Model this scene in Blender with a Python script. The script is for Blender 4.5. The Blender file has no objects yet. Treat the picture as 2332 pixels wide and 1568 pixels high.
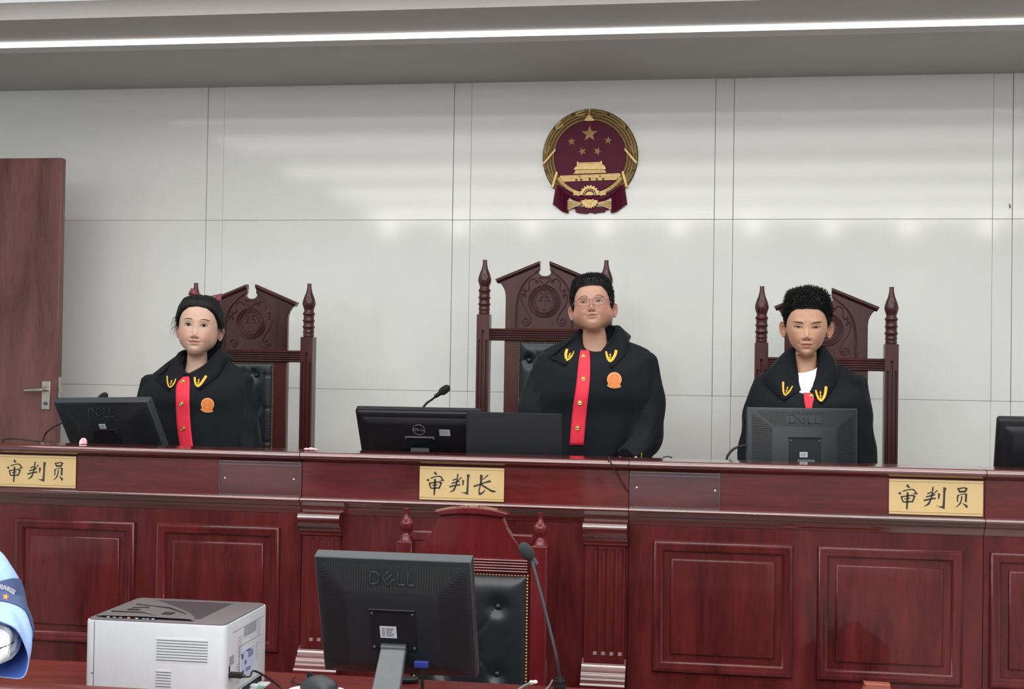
import bpy, bmesh, math, random
import numpy as np
from math import sin, cos, pi, radians, sqrt, exp
from mathutils import Vector, Matrix
from mathutils.bvhtree import BVHTree

random.seed(7)
RNG = np.random.default_rng(11)
SC = bpy.context.scene
COL = SC.collection

# ---------------------------------------------------------------- camera, world, lights, exposure
EYE = 1.60
FPX, YAW, PITCH, ROLL = 3000.0, .1524, .0152, .0151
CFW = np.array([-sin(YAW) * cos(PITCH), cos(YAW) * cos(PITCH), sin(PITCH)])
_r0 = np.array([cos(YAW), sin(YAW), 0.0])
_u0 = np.cross(_r0, CFW)
CRT = cos(ROLL) * _r0 + sin(ROLL) * _u0
CUP = -sin(ROLL) * _r0 + cos(ROLL) * _u0
cam_data = bpy.data.cameras.new('camera')
cam_data.sensor_width = 36.0
cam_data.lens = FPX / 2332 * 36.0
cam_data.clip_start = .05
cam = bpy.data.objects.new('camera', cam_data)
COL.objects.link(cam)
m = Matrix.Identity(4)
for i in range(3):
    m[i][0], m[i][1], m[i][2] = CRT[i], CUP[i], -CFW[i]
m[2][3] = EYE
cam.matrix_world = m
SC.camera = cam

w = bpy.data.worlds.new('world')
SC.world = w
w.use_nodes = True
w.node_tree.nodes['Background'].inputs[0].default_value = (.93, .97, 1, 1)
w.node_tree.nodes['Background'].inputs[1].default_value = .68

def area_light(name, loc, sx, sy, power, color=(1, .985, .96), rot=(0, 0, 0)):
    l = bpy.data.lights.new(name, 'AREA')
    l.shape = 'RECTANGLE'
    l.size, l.size_y, l.energy, l.color = sx, sy, power, color
    o = bpy.data.objects.new(name, l)
    COL.objects.link(o)
    o.location = loc
    o.rotation_euler = rot
    return o

# the rows of ceiling lamps between the camera and the bench (their streaks show in the glossy wall)
CEIL = 3.12
area_light('ceiling_lamp_row', (-.6, 4.66, CEIL - .02), 5.6, .30, 32)
area_light('ceiling_lamp_row', (-.6, 3.65, CEIL - .02), 5.6, .70, 36)
area_light('ceiling_lamp_row', (-.6, 2.30, CEIL - .02), 5.6, .60, 58)
area_light('ceiling_lamp_row', (-.4, 1.00, CEIL - .02), 6.0, .60, 90)
area_light('ceiling_lamp_row', (0, -.6, CEIL - .02), 7.0, .90, 205)
for k in range(10):
    area_light('ceiling_downlight', (-3.6 + .8 * k, -1.9, CEIL - .02), .16, .16, 9)

SC.view_settings.view_transform = 'Standard'
SC.view_settings.look = 'None'
SC.view_settings.exposure = 0.11
SC.view_settings.gamma = 1.0
SC.view_settings.use_curve_mapping = False
SC.cycles.use_denoising = True
SC.cycles.max_bounces = 8

# ---------------------------------------------------------------- measuring helpers
def ray(px, py):
    return CFW + CRT * (px - 1166) / FPX + CUP * (784 - py) / FPX

def at(px, py, Y):
    d = ray(px, py)
    p = d * (Y / d[1])
    return np.array([p[0], Y, EYE + p[2]])

def atz(px, py, Z):
    d = ray(px, py)
    p = d * ((Z - EYE) / d[2])
    return np.array([p[0], p[1], Z])

def crom(knots, t):
    """catmull-rom through rows of knots at parameters t in [0, n-1]"""
    K = np.asarray(knots, float)
    n = len(K)
    t = np.clip(np.asarray(t, float), 0, n - 1 - 1e-9)
    i = t.astype(int)
    u = (t - i)[:, None]
    P = lambda j: K[np.clip(j, 0, n - 1)]
    a, b, c, d = P(i - 1), P(i), P(i + 1), P(i + 2)
    return .5 * (2 * b + (c - a) * u + (2 * a - 5 * b + 4 * c - d) * u ** 2 + (3 * b - a - 3 * c + d) * u ** 3)

def smooth(x, a, b):
    t = np.clip((np.asarray(x, float) - a) / (b - a), 0, 1)
    return t * t * (3 - 2 * t)

def lin(c):
    c = c.lstrip('#')
    v = [int(c[i:i + 2], 16) / 255 for i in (0, 2, 4)]
    return tuple(x / 12.92 if x <= .04045 else ((x + .055) / 1.055) ** 2.4 for x in v) + (1,)

# ---------------------------------------------------------------- mesh builder
class MB:
    def __init__(self, org=(0, 0, 0)):
        self.v, self.f, self.mi, self.sm = [], [], [], []
        self.org = np.array(org, float)
        self.M = None

    def add(self, verts, faces, mat=0, sm=True):
        b = len(self.v)
        for p in verts:
            if self.M is not None:
                q = self.M @ Vector(p)
                p = (q.x, q.y, q.z)
            self.v.append((p[0] - self.org[0], p[1] - self.org[1], p[2] - self.org[2]))
        for f in faces:
            self.f.append([i + b for i in f])
            self.mi.append(mat)
            self.sm.append(sm)
        return b

    def box(self, x0, x1, y0, y1, z0, z1, mat=0):
        self.add([(x0, y0, z0), (x1, y0, z0), (x1, y1, z0), (x0, y1, z0), (x0, y0, z1), (x1, y0, z1), (x1, y1, z1), (x0, y1, z1)],
                 [(0, 3, 2, 1), (4, 5, 6, 7), (0, 1, 5, 4), (1, 2, 6, 5), (2, 3, 7, 6), (3, 0, 4, 7)], mat, False)

    def grid(self, rows, mat=0, closed=False, sm=True, flip=False):
        n, k = len(rows), len(rows[0])
        vs = [p for r in rows for p in r]
        fs = []
        for i in range(n - 1):
            for j in range(k if closed else k - 1):
                a, b_ = i * k + j, i * k + (j + 1) % k
                q = (a, b_, b_ + k, a + k)
                fs.append(q[::-1] if flip else q)
        return self.add(vs, fs, mat, sm)

    def loft(self, rings, mat=0, caps=(True, True), sm=True):
        k = len(rings[0])
        b = self.grid(rings, mat, True, sm)
        n = len(rings)
        if caps[0]:
            self.f.append([b + j for j in range(k)][::-1]); self.mi.append(mat); self.sm.append(False)
        if caps[1]:
            self.f.append([b + (n - 1) * k + j for j in range(k)]); self.mi.append(mat); self.sm.append(False)

    def lathe(self, prof, c=(0, 0, 0), seg=24, mat=0, ax='z'):
        """prof: (height, radius) list"""
        rings = []
        for h, r in prof:
            ring = []
            for j in range(seg):
                a = 2 * pi * j / seg
                u, v_ = r * cos(a), r * sin(a)
                p = (u, v_, h) if ax == 'z' else ((u, h, -v_) if ax == 'y' else (h, u, v_))
                ring.append((c[0] + p[0], c[1] + p[1], c[2] + p[2]))
            rings.append(ring)
        self.loft(rings, mat)

    def prism_y(self, poly, y0, y1, mat=0, sm=False):
        """poly of (x,z) drawn anticlockwise or not; extruded from y0 (front) to y1"""
        a = sum(poly[i][0] * poly[(i + 1) % len(poly)][1] - poly[(i + 1) % len(poly)][0] * poly[i][1] for i in range(len(poly)))
        if a < 0:
            poly = poly[::-1]
        k = len(poly)
        vs = [(x, y0, z) for x, z in poly] + [(x, y1, z) for x, z in poly]
        b = self.add(vs, [(j, j + k, (j + 1) % k + k, (j + 1) % k) for j in range(k)], mat, sm)
        self.f.append([b + j for j in range(k)]); self.mi.append(mat); self.sm.append(False)
        self.f.append([b + k + j for j in range(k)][::-1]); self.mi.append(mat); self.sm.append(False)

    def prism_x(self, poly, x0, x1, mat=0, sm=False):
        """poly of (y,z) extruded along x"""
        k = len(poly)
        a = sum(poly[i][0] * poly[(i + 1) % k][1] - poly[(i + 1) % k][0] * poly[i][1] for i in range(k))
        if a < 0:
            poly = poly[::-1]
        vs = [(x0, y, z) for y, z in poly] + [(x1, y, z) for y, z in poly]
        b = self.add(vs, [(j, (j + 1) % k, (j + 1) % k + k, j + k) for j in range(k)], mat, sm)
        self.f.append([b + j for j in range(k)][::-1]); self.mi.append(mat); self.sm.append(False)
        self.f.append([b + k + j for j in range(k)]); self.mi.append(mat); self.sm.append(False)

    def tube(self, pts, r, seg=8, mat=0, caps=(True, True), flat=1.0):
        pts = [Vector(p) for p in pts]
        n = len(pts)
        rs = r if hasattr(r, '__len__') else [r] * n
        t0 = (pts[1] - pts[0]).normalized()
        up = Vector((0, 0, 1)) if abs(t0.z) < .9 else Vector((1, 0, 0))
        u = t0.cross(up).normalized()
        rings = []
        for i in range(n):
            t = (pts[min(i + 1, n - 1)] - pts[max(i - 1, 0)]).normalized()
            u = (u - t * u.dot(t)).normalized()
            v_ = t.cross(u)
            rings.append([tuple(pts[i] + (u * cos(2 * pi * j / seg) + v_ * sin(2 * pi * j / seg) * flat) * rs[i]) for j in range(seg)])
        self.loft(rings, mat, caps)

    def ball(self, c, rx, ry=None, rz=None, seg=12, rings=8, mat=0):
        ry = ry or rx; rz = rz or rx
        rr = []
        for i in range(rings + 1):
            a = pi * (i / rings) - pi / 2
            q = max(cos(a), .02)
            rr.append([(c[0] + rx * q * cos(2 * pi * j / seg), c[1] + ry * q * sin(2 * pi * j / seg), c[2] + rz * sin(a)) for j in range(seg)])
        self.loft(rr, mat)

    def bvh(self):
        return BVHTree.FromPolygons([tuple(np.array(p) + self.org) for p in self.v], self.f)

def obj(name, mb, mats, parent=None, bev=0, loc=None, sub=0, sharp=40, seg=2, solid=0):
    me = bpy.data.meshes.new(name)
    me.from_pydata(mb.v, [], mb.f)
    me.polygons.foreach_set('use_smooth', mb.sm)
    me.polygons.foreach_set('material_index', mb.mi)
    for mt in (mats if isinstance(mats, (list, tuple)) else [mats]):
        me.materials.append(mt)
    me.set_sharp_from_angle(angle=radians(sharp))
    me.update()
    o = bpy.data.objects.new(name, me)
    COL.objects.link(o)
    if loc is not None:
        o.location = loc
    if parent is not None:
        o.parent = parent
    if solid:
        s = o.modifiers.new('solid', 'SOLIDIFY'); s.thickness = solid; s.offset = 0
    if bev:
        b = o.modifiers.new('bevel', 'BEVEL'); b.width = bev; b.segments = seg; b.limit_method = 'ANGLE'; b.angle_limit = radians(35)
        b.harden_normals = False
    if sub:
        s = o.modifiers.new('sub', 'SUBSURF'); s.levels = sub; s.render_levels = sub
    return o

def thing(name, label, cat, loc=(0, 0, 0), rot=0, group=None):
    o = bpy.data.objects.new(name, None)
    COL.objects.link(o)
    o.empty_display_size = .05
    o.location = loc
    o.rotation_euler = (0, 0, rot)
    o['label'] = label
    o['category'] = cat
    if group:
        o['group'] = group
    return o

def tag(o, label, cat, group=None):
    o['label'] = label
    o['category'] = cat
    if group:
        o['group'] = group
    return o

def struct(name, mb, mat, **k):
    o = obj(name, mb, mat, **k)
    o['kind'] = 'structure'
    return o

def text_mb(s, size, org=(0, 0, 0), bold=0.0):
    """flat letters in the xz plane facing -y, centred"""
    cu = bpy.data.curves.new('letters', 'FONT')
    cu.body = s
    cu.size = size
    cu.align_x = 'CENTER'
    cu.align_y = 'CENTER'
    cu.extrude = .0004
    cu.offset = bold
    cu.resolution_u = 3
    o = bpy.data.objects.new('letters', cu)
    COL.objects.link(o)
    dg = bpy.context.evaluated_depsgraph_get()
    me = bpy.data.meshes.new_from_object(o.evaluated_get(dg))
    mb = MB()
    mb.add([(v.co.x + org[0], org[1] - v.co.z, v.co.y + org[2]) for v in me.vertices], [list(p.vertices) for p in me.polygons], 0, False)
    bpy.data.objects.remove(o)
    bpy.data.meshes.remove(me)
    bpy.data.curves.remove(cu)
    return mb

# ---------------------------------------------------------------- materials
def mat_base(name):
    mt = bpy.data.materials.new(name)
    mt.use_nodes = True
    return mt, mt.node_tree.nodes, mt.node_tree.links, mt.node_tree.nodes['Principled BSDF']

def plain(name, col, rough=.5, metal=0, spec=.5, noise=.06, nscale=30, bump=0, bscale=200, coat=0, emit=0, sheen=0):
    mt, N, L, B = mat_base(name)
    c = lin(col) if isinstance(col, str) else col
    tc = N.new('ShaderNodeTexCoord')
    nz = N.new('ShaderNodeTexNoise'); nz.inputs['Scale'].default_value = nscale; nz.inputs['Detail'].default_value = 4
    L.new(tc.outputs['Object'], nz.inputs['Vector'])
    rp = N.new('ShaderNodeValToRGB')
    rp.color_ramp.elements[0].position = .3
    rp.color_ramp.elements[1].position = .7
    rp.color_ramp.elements[0].color = tuple(x * (1 - noise) for x in c[:3]) + (1,)
    rp.color_ramp.elements[1].color = tuple(min(1, x * (1 + noise)) for x in c[:3]) + (1,)
    L.new(nz.outputs['Fac'], rp.inputs['Fac'])
    L.new(rp.outputs['Color'], B.inputs['Base Color'])
    B.inputs['Roughness'].default_value = rough
    B.inputs['Metallic'].default_value = metal
    B.inputs['Specular IOR Level'].default_value = spec
    if coat:
        B.inputs['Coat Weight'].default_value = coat; B.inputs['Coat Roughness'].default_value = .08
    if sheen:
        B.inputs['Sheen Weight'].default_value = sheen; B.inputs['Sheen Roughness'].default_value = .5
    if emit:
        B.inputs['Emission Color'].default_value = c; B.inputs['Emission Strength'].default_value = emit
    if bump:
        n2 = N.new('ShaderNodeTexNoise'); n2.inputs['Scale'].default_value = bscale; n2.inputs['Detail'].default_value = 3
        L.new(tc.outputs['Object'], n2.inputs['Vector'])
        bp = N.new('ShaderNodeBump'); bp.inputs['Strength'].default_value = bump; bp.inputs['Distance'].default_value = .002
        L.new(n2.outputs['Fac'], bp.inputs['Height'])
        L.new(bp.outputs['Normal'], B.inputs['Normal'])
    return mt

def wood(name, dark, light, rough=.28, along='z', coat=.25, scale=1.0, spec=.35, coat_rough=.12, coat_ior=1.5):
    mt, N, L, B = mat_base(name)
    tc = N.new('ShaderNodeTexCoord')
    oi = N.new('ShaderNodeObjectInfo')
    ad = N.new('ShaderNodeVectorMath'); ad.operation = 'ADD'
    sc_ = N.new('ShaderNodeVectorMath'); sc_.operation = 'SCALE'
    L.new(oi.outputs['Random'], sc_.inputs['Scale'])
    sc_.inputs[0].default_value = (7, 13, 5)
    L.new(tc.outputs['Object'], ad.inputs[0]); L.new(sc_.outputs[0], ad.inputs[1])
    mp = N.new('ShaderNodeMapping')
    s = {'z': (9, 9, 1.3), 'x': (1.3, 9, 9), 'y': (9, 1.3, 9)}[along]
    mp.inputs['Scale'].default_value = tuple(q * scale for q in s)
    L.new(ad.outputs[0], mp.inputs['Vector'])
    n1 = N.new('ShaderNodeTexNoise'); n1.inputs['Scale'].default_value = 1.0; n1.inputs['Detail'].default_value = 5; n1.inputs['Roughness'].default_value = .6; n1.inputs['Distortion'].default_value = .6
    n2 = N.new('ShaderNodeTexNoise'); n2.inputs['Scale'].default_value = 9; n2.inputs['Detail'].default_value = 3
    L.new(mp.outputs[0], n1.inputs['Vector']); L.new(mp.outputs[0], n2.inputs['Vector'])
    mx = N.new('ShaderNodeMath'); mx.operation = 'MULTIPLY_ADD'; mx.inputs[1].default_value = .30; 
    L.new(n2.outputs['Fac'], mx.inputs[0]); L.new(n1.outputs['Fac'], mx.inputs[2])
    rp = N.new('ShaderNodeValToRGB')
    rp.color_ramp.elements[0].position = .42; rp.color_ramp.elements[1].position = .86
    rp.color_ramp.elements[0].color = lin(dark); rp.color_ramp.elements[1].color = lin(light)
    L.new(mx.outputs[0], rp.inputs['Fac'])
    L.new(rp.outputs['Color'], B.inputs['Base Color'])
    B.inputs['Roughness'].default_value = rough
    B.inputs['Specular IOR Level'].default_value = spec
    B.inputs['Coat Weight'].default_value = coat
    B.inputs['Coat Roughness'].default_value = coat_rough
    B.inputs['Coat IOR'].default_value = coat_ior
    return mt

def clear(name, tint=(1, 1, 1, 1), alpha=.12, rough=.02):
    mt, N, L, B = mat_base(name)
    tr = N.new('ShaderNodeBsdfTransparent'); tr.inputs[0].default_value = tint
    gl = N.new('ShaderNodeBsdfGlossy'); gl.inputs['Roughness'].default_value = rough
    fr = N.new('ShaderNodeLayerWeight'); fr.inputs['Blend'].default_value = .5
    pw = N.new('ShaderNodeMath'); pw.operation = 'POWER'; pw.inputs[1].default_value = 4
    L.new(fr.outputs['Facing'], pw.inputs[0])
    ma = N.new('ShaderNodeMath'); ma.operation = 'ADD'; ma.inputs[1].default_value = alpha
    L.new(pw.outputs[0], ma.inputs[0])
    mx = N.new('ShaderNodeMixShader')
    L.new(ma.outputs[0], mx.inputs[0]); L.new(tr.outputs[0], mx.inputs[1]); L.new(gl.outputs[0], mx.inputs[2])
    L.new(mx.outputs[0], N['Material Output'].inputs['Surface'])
    return mt

M = {}
M['wall'] = plain('lacquered wall panel', '#eef0ed', rough=.09, spec=.5, noise=.02, nscale=3, bump=.02, bscale=6)
M['joint'] = plain('panel joint', '#8d8f8b', rough=.7)
M['soffit'] = plain('shaded ceiling paint', '#b7b3b0', rough=.8, noise=.03, nscale=4)  # darkened to put the soffit's dim, bounce-only light into the paint colour
M['ceiling'] = plain('white ceiling paint', '#d8d9d8', rough=.8)
M['led'] = plain('lit strip', (1, 1, 1, 1), emit=1.6)
M['floor'] = plain('stone floor', '#8a8680', rough=.35)
M['bench'] = wood('bench mahogany', '#3b1212', '#672526', rough=.32, coat=.5, spec=.2, coat_rough=.07)
M['bench_x'] = wood('bench mahogany lengthwise', '#401513', '#6e2725', rough=.27, along='x', coat=.9, spec=.15, coat_rough=.09)
M['bench_rail'] = wood('lacquered mahogany moulding', '#3c1412', '#682525', rough=.25, along='x', coat=1.0, spec=.1, coat_rough=.10, coat_ior=2.3)
M['desk'] = wood('desk mahogany', '#4f1a19', '#78302a', rough=.24, along='x')
M['chair'] = wood('dark rosewood', '#301717', '#4f2625', rough=.32)
M['clerk_chair'] = wood('red rosewood', '#471315', '#671e22', rough=.26, coat=.6, spec=.2, coat_rough=.06)
M['door'] = wood('door veneer', '#523130', '#7b504c', rough=.4, coat=.15)
M['leather'] = plain('black leather', '#1c1f24', rough=.33, noise=.1, bump=.15, bscale=350)
M['brass'] = plain('brass nail', '#8f7a58', rough=.35, metal=.9)
M['gold'] = plain('gold relief', '#c8aa72', rough=.33, metal=.45, noise=.12, nscale=60)
M['gold_dark'] = plain('gold recess', '#57421f', rough=.6, metal=.1)
M['maroon'] = plain('maroon lacquer', '#5c1230', rough=.55, spec=.25, noise=.05)
M['steel'] = plain('brushed steel', '#b9b4ab', rough=.3, metal=.9)
M['plastic'] = plain('black plastic', '#17191d', rough=.45, spec=.35, noise=.05)
M['shell'] = plain('vented charcoal shell', '#1d2126', rough=.42, spec=.4, noise=.05)
M['plastic2'] = plain('charcoal plastic', '#343a3e', rough=.4, noise=.05)
M['plastic3'] = plain('dark slot', '#08090b', rough=.7)
M['screen'] = plain('dark screen', '#0a0c10', rough=.15)
M['sticker'] = plain('paper sticker', '#b6bac4', rough=.6)
M['ink'] = plain('ink', '#3a3d48', rough=.7)
M['silver'] = plain('silver print', '#a9adb0', rough=.35, metal=.6)
M['grey'] = plain('grey plastic', '#55595f', rough=.45)
M['pale'] = plain('pale grey plastic', '#9aa1a6', rough=.4)
M['printer'] = plain('white plastic', '#c3c8cd', rough=.45, noise=.02)
M['printer_top'] = plain('taupe plastic', '#5d5659', rough=.45, noise=.04)
M['printer_dark'] = plain('dark taupe plastic', '#37343a', rough=.35)
M['orange'] = plain('orange key', '#ff9a5a', rough=.4, emit=.4)
M['plate'] = plain('brass yellow plate', '#e2c68a', rough=.4, noise=.04, nscale=5)
M['letter'] = plain('dark green black letter', '#23241a', rough=.5)
M['acrylic'] = clear('clear acrylic', (.985, .98, .99, 1), .02, .05)
M['acrylic_edge'] = clear('acrylic edge', (.85, .84, .88, 1), .30, .12)
M['lens'] = clear('spectacle lens', (.985, .985, .985, 1), .008, .1)
M['foam'] = plain('black foam', '#14171a', rough=.95, bump=.6, bscale=900)
M['foam2'] = plain('grey foam', '#2f3436', rough=.95, bump=.6, bscale=900)
M['cable'] = plain('black cable', '#1a1a1c', rough=.5)
M['cable_grey'] = plain('grey cable', '#77777a', rough=.5)
M['robe'] = plain('black robe cloth', '#0a0e15', rough=.8, spec=.25, noise=.10, nscale=220, bump=.12, bscale=700, sheen=.03)
M['red'] = plain('red placket', '#de2a43', rough=.7, noise=.04, nscale=200, bump=.05, bscale=600)
M['embroidery'] = plain('gold embroidery', '#e9b53a', rough=.6, noise=.1, nscale=300)
M['badge'] = plain('orange badge', '#d9772e', rough=.6, noise=.08, nscale=300)
M['badge_rim'] = plain('pale orange thread', '#eeb37a', rough=.6)
M['button'] = plain('gold button', '#e8c676', rough=.25, metal=.9)
M['hair'] = plain('black hair', '#060608', rough=.6, spec=.25, noise=.2, nscale=150)
M['hair2'] = plain('soft black hair', '#0b0a0c', rough=.5, spec=.3, noise=.2, nscale=150)
M['sclera'] = plain('eye white', '#d9d0c8', rough=.3)
M['iris'] = plain('dark iris', '#120a08', rough=.4, spec=.15)
M['lash'] = plain('lash', '#1d1512', rough=.7)
M['brow'] = plain('eyebrow hair', '#45352b', rough=.8)
M['brow2'] = plain('darker eyebrow hair', '#2c1f19', rough=.8)
M['pink'] = plain('pink cloth', '#e87098', rough=.8)
M['tee_red'] = plain('dull red cloth', '#9a3a48', rough=.8)
M['star_orange'] = plain('orange star', '#ea8a3c', rough=.6)
M['white'] = plain('white cloth', '#eceeee', rough=.8, bump=.1, bscale=500)
M['pipe'] = plain('dark piping', '#3c3f3c', rough=.8)
M['bow'] = plain('maroon satin', '#6a1426', rough=.35)
M['frame_pink'] = plain('dusty rose spectacle frame', '#8e6666', rough=.3, metal=.3)
M['blue'] = plain('light blue uniform cloth', '#8facde', rough=.8, noise=.05, nscale=100)
M['blue_in'] = plain('blue lining', '#3c5eb0', rough=.8)
M['navy'] = plain('navy armband', '#3a4a72', rough=.8)
M['trousers'] = plain('dark trousers', '#1c1f27', rough=.85)
M['shoe'] = plain('black shoe', '#101010', rough=.5)
M['lid'] = plain('laptop lid', '#111317', rough=.5, spec=.25, noise=.03)
M['cable_brown'] = plain('brown cable', '#33221f', rough=.5)
M['sticker2'] = plain('rating label', '#b4bddb', rough=.6)
M['ink2'] = plain('blue ink', '#4d5a85', rough=.7)
M['green'] = plain('green tab', '#5f9a80', rough=.5)
M['mouse'] = plain('matt charcoal plastic', '#33363a', rough=.45)
M['neck_grey'] = plain('grey metal neck', '#5d6770', rough=.35, metal=.5)
M['blue_plug'] = plain('blue plug', '#1d2d74', rough=.4)
M['brass2'] = plain('copper nail', '#b58a68', rough=.28, metal=.9)
M['pinkwhite'] = plain('pink glossy lump', '#f3b5bf', rough=.4)
M['tan'] = wood('light wood', '#8a4a3c', '#a9614e', rough=.3, along='x')

def skin_material(name, base, lip, blush):
    mt, N, L, B = mat_base(name)
    at_ = N.new('ShaderNodeVertexColor'); at_.layer_name = 'tint'
    sp = N.new('ShaderNodeSeparateColor')
    L.new(at_.outputs['Color'], sp.inputs[0])
    tc = N.new('ShaderNodeTexCoord')
    nz = N.new('ShaderNodeTexNoise'); nz.inputs['Scale'].default_value = 45; nz.inputs['Detail'].default_value = 5
    L.new(tc.outputs['Object'], nz.inputs['Vector'])
    a, b_, c = lin(base), lin(blush), lin(lip)
    rp = N.new('ShaderNodeValToRGB')
    rp.color_ramp.elements[0].position = .3; rp.color_ramp.elements[1].position = .7
    rp.color_ramp.elements[0].color = tuple(x * .96 for x in a[:3]) + (1,)
    rp.color_ramp.elements[1].color = tuple(x * 1.03 for x in a[:3]) + (1,)
    L.new(nz.outputs['Fac'], rp.inputs['Fac'])
    m1 = N.new('ShaderNodeMix'); m1.data_type = 'RGBA'
    L.new(sp.outputs[1], m1.inputs[0]); L.new(rp.outputs[0], m1.inputs[6]); m1.inputs[7].default_value = b_
    m2 = N.new('ShaderNodeMix'); m2.data_type = 'RGBA'
    L.new(sp.outputs[0], m2.inputs[0]); L.new(m1.outputs[2], m2.inputs[6]); m2.inputs[7].default_value = c
    L.new(m2.outputs[2], B.inputs['Base Color'])
    B.inputs['Roughness'].default_value = .5
    B.inputs['Subsurface Weight'].default_value = .12
    B.inputs['Subsurface Radius'].default_value = (.012, .005, .003)
    B.inputs['Subsurface Scale'].default_value = .5
    return mt
M['skin_a'] = skin_material('fair skin', '#c9a693', '#a87568', '#b98274')
M['skin_b'] = skin_material('ruddy skin', '#b48b76', '#8d6154', '#a96b5f')
M['skin_c'] = skin_material('tan skin', '#c1967b', '#986d5a', '#ad7763')
# ================================================================ the setting
YW = 6.2                      # face of the back wall
X0, WP, SW = -2.494, 1.243, .086
ZS = 2.948                    # underside of the soffit over the bench
rowz = [.40, .646, 1.468, 2.290, 3.05]

mb = MB()
g = .0008
xs = []
for k in range(-3, 6):
    a = X0 + k * WP
    xs.append((a + SW + g, a + WP - g, YW))          # panel
    xs.append((a + g, a + SW - g, YW + .004))        # recessed strip
for a, b, y in xs:
    for z0, z1 in zip(rowz[:-1], rowz[1:]):
        mb.box(a, b, y, y + .016, z0 + g * .8, z1 - g * .8)
wall = struct('wall_back', mb, M['wall'], bev=.0012, seg=1)
mb = MB(); mb.box(X0 - 3 * WP, X0 + 6 * WP, YW + .020, YW + .12, .0, 3.2)
struct('trim_1', mb, M['joint'])

mb = MB(); mb.box(-7, 7, -7, YW, -.05, 0); struct('floor', mb, M['floor'])
mb = MB(); mb.box(-7, 7, 4.93, YW + .02, .002, .40); struct('trim_2', mb, M['floor'])

# stepped ceiling: soffit, slot light, second step, upper ceiling
Y1, Y2 = 5.425, 5.09
mb = MB(); mb.box(-7, 7, Y1, YW + .1, ZS, ZS + .024); struct('trim_3', mb, M['soffit'])
mb = MB(); mb.box(-7, 7, Y2, Y1 + .10, ZS + .052, ZS + .07); struct('trim_4', mb, M['soffit'])
mb = MB(); mb.box(-7, 7, Y2 - .012, Y2 + .02, ZS + .0525, ZS + .125); struct('trim_5', mb, M['soffit'])
mb = MB(); mb.box(-7, 7, -7, Y2 + .0, CEIL, CEIL + .05); struct('ceiling', mb, M['ceiling'])
mb = MB(); mb.box(-7, 7, Y1 + .012, Y1 + .02, ZS + .0245, ZS + .0515)
led = obj('slot_light', mb, M['led'])
tag(led, 'long white lit slot light running across the grey ceiling edge', 'light')

# dark scuff on the wall near the right edge, built as a bent tube
p = at(2299, 468, YW)
t = thing('wall_mark', 'tiny dark mark with white fleck, high on right wall strip', 'dark_mark', (p[0], YW + .004, p[2]))
mb = MB(); mb.tube([(0, .004, .006), (0, -.008, .004), (.002, -.012, -.004), (.001, -.010, -.012)], .0022, 6); obj('dark_mark', mb, M['plastic2'], t)
mb = MB(); mb.ball((0, .002, .012), .006, .0025, .005); obj('white_fleck', mb, M['white'], t)

# ---------------------------------------------------------------- door leaf standing open on the left
YD = 5.72
ptr = at(143, 359, YD)
dx1 = ptr[0] - .005; dz1 = ptr[2]
t = thing('door_1', 'dark brown wooden door standing open at left edge', 'door', (dx1 - .45, YD, .40))
t['kind'] = 'structure'
mb = MB((dx1 - .45, YD, .40)); mb.box(dx1 - .90, dx1, YD, YD + .042, .41, dz1); obj('door_leaf', mb, M['door'], t, bev=.003)
ph = at(106, 900, YD)
mb = MB((dx1 - .45, YD, .40))
z0, z1 = at(104, 932, YD)[2], at(104, 867, YD)[2]
xa, xb = at(96, 900, YD)[0], at(115, 900, YD)[0]
mb.box(xa, xb, YD - .006, YD + .001, z0, z1)
hp = obj('handle_plate', mb, M['steel'], t, bev=.002)
mb = MB((dx1 - .45, YD, .40))
zl = at(104, 887, YD)[2]
mb.tube([(xb - .018, YD, zl), (xb - .018, YD - .045, zl)], .008, 10)
mb.tube([(xb - .014, YD - .045, zl), (xb - .05, YD - .050, zl), (at(70, 889, YD)[0], YD - .046, zl - .004), (at(62, 889, YD)[0], YD - .030, zl - .004)], [.009, .0105, .0095, .006], 10)
obj('lever', mb, M['steel'], hp)
mb = MB((dx1 - .45, YD, .40))
zc = at(104, 918, YD)[2]
mb.lathe([(-.010, .001), (-.010, .008), (0, .009)], ((xa + xb) / 2, YD - .004, zc), 14, ax='y'); obj('lock_cylinder', mb, M['grey'], hp)
mb = MB((dx1 - .45, YD, .40))
mb.box(dx1 - .0005, dx1 + .0025, YD + .008, YD + .034, zl - .06, zl + .06)
mb.box(dx1, dx1 + .012, YD + .014, YD + .028, zl - .012, zl + .010)
obj('latch', mb, M['steel'], t)

# ================================================================ emblem on the wall
EC = at(1344.3, 357.1, YW)       # centre of the round field
EU = .0003536 * 1.0
t = thing('national_emblem', 'round gold and maroon national emblem hung on the white wall', 'emblem', (EC[0], YW - .001, EC[2]))
E0 = (0, 0, 0)
def ep(x, y):                     # crop units -> local x,z
    return ((x - 752) * EU, (712 - y) * EU)
mb = MB(); n = 64
mb.lathe([(0, 480 * EU), (-.012, 480 * EU), (-.014, 476 * EU)], (0, 0, 0), n, ax='y')
obj('field_disc', mb, M['maroon'], t)
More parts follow.
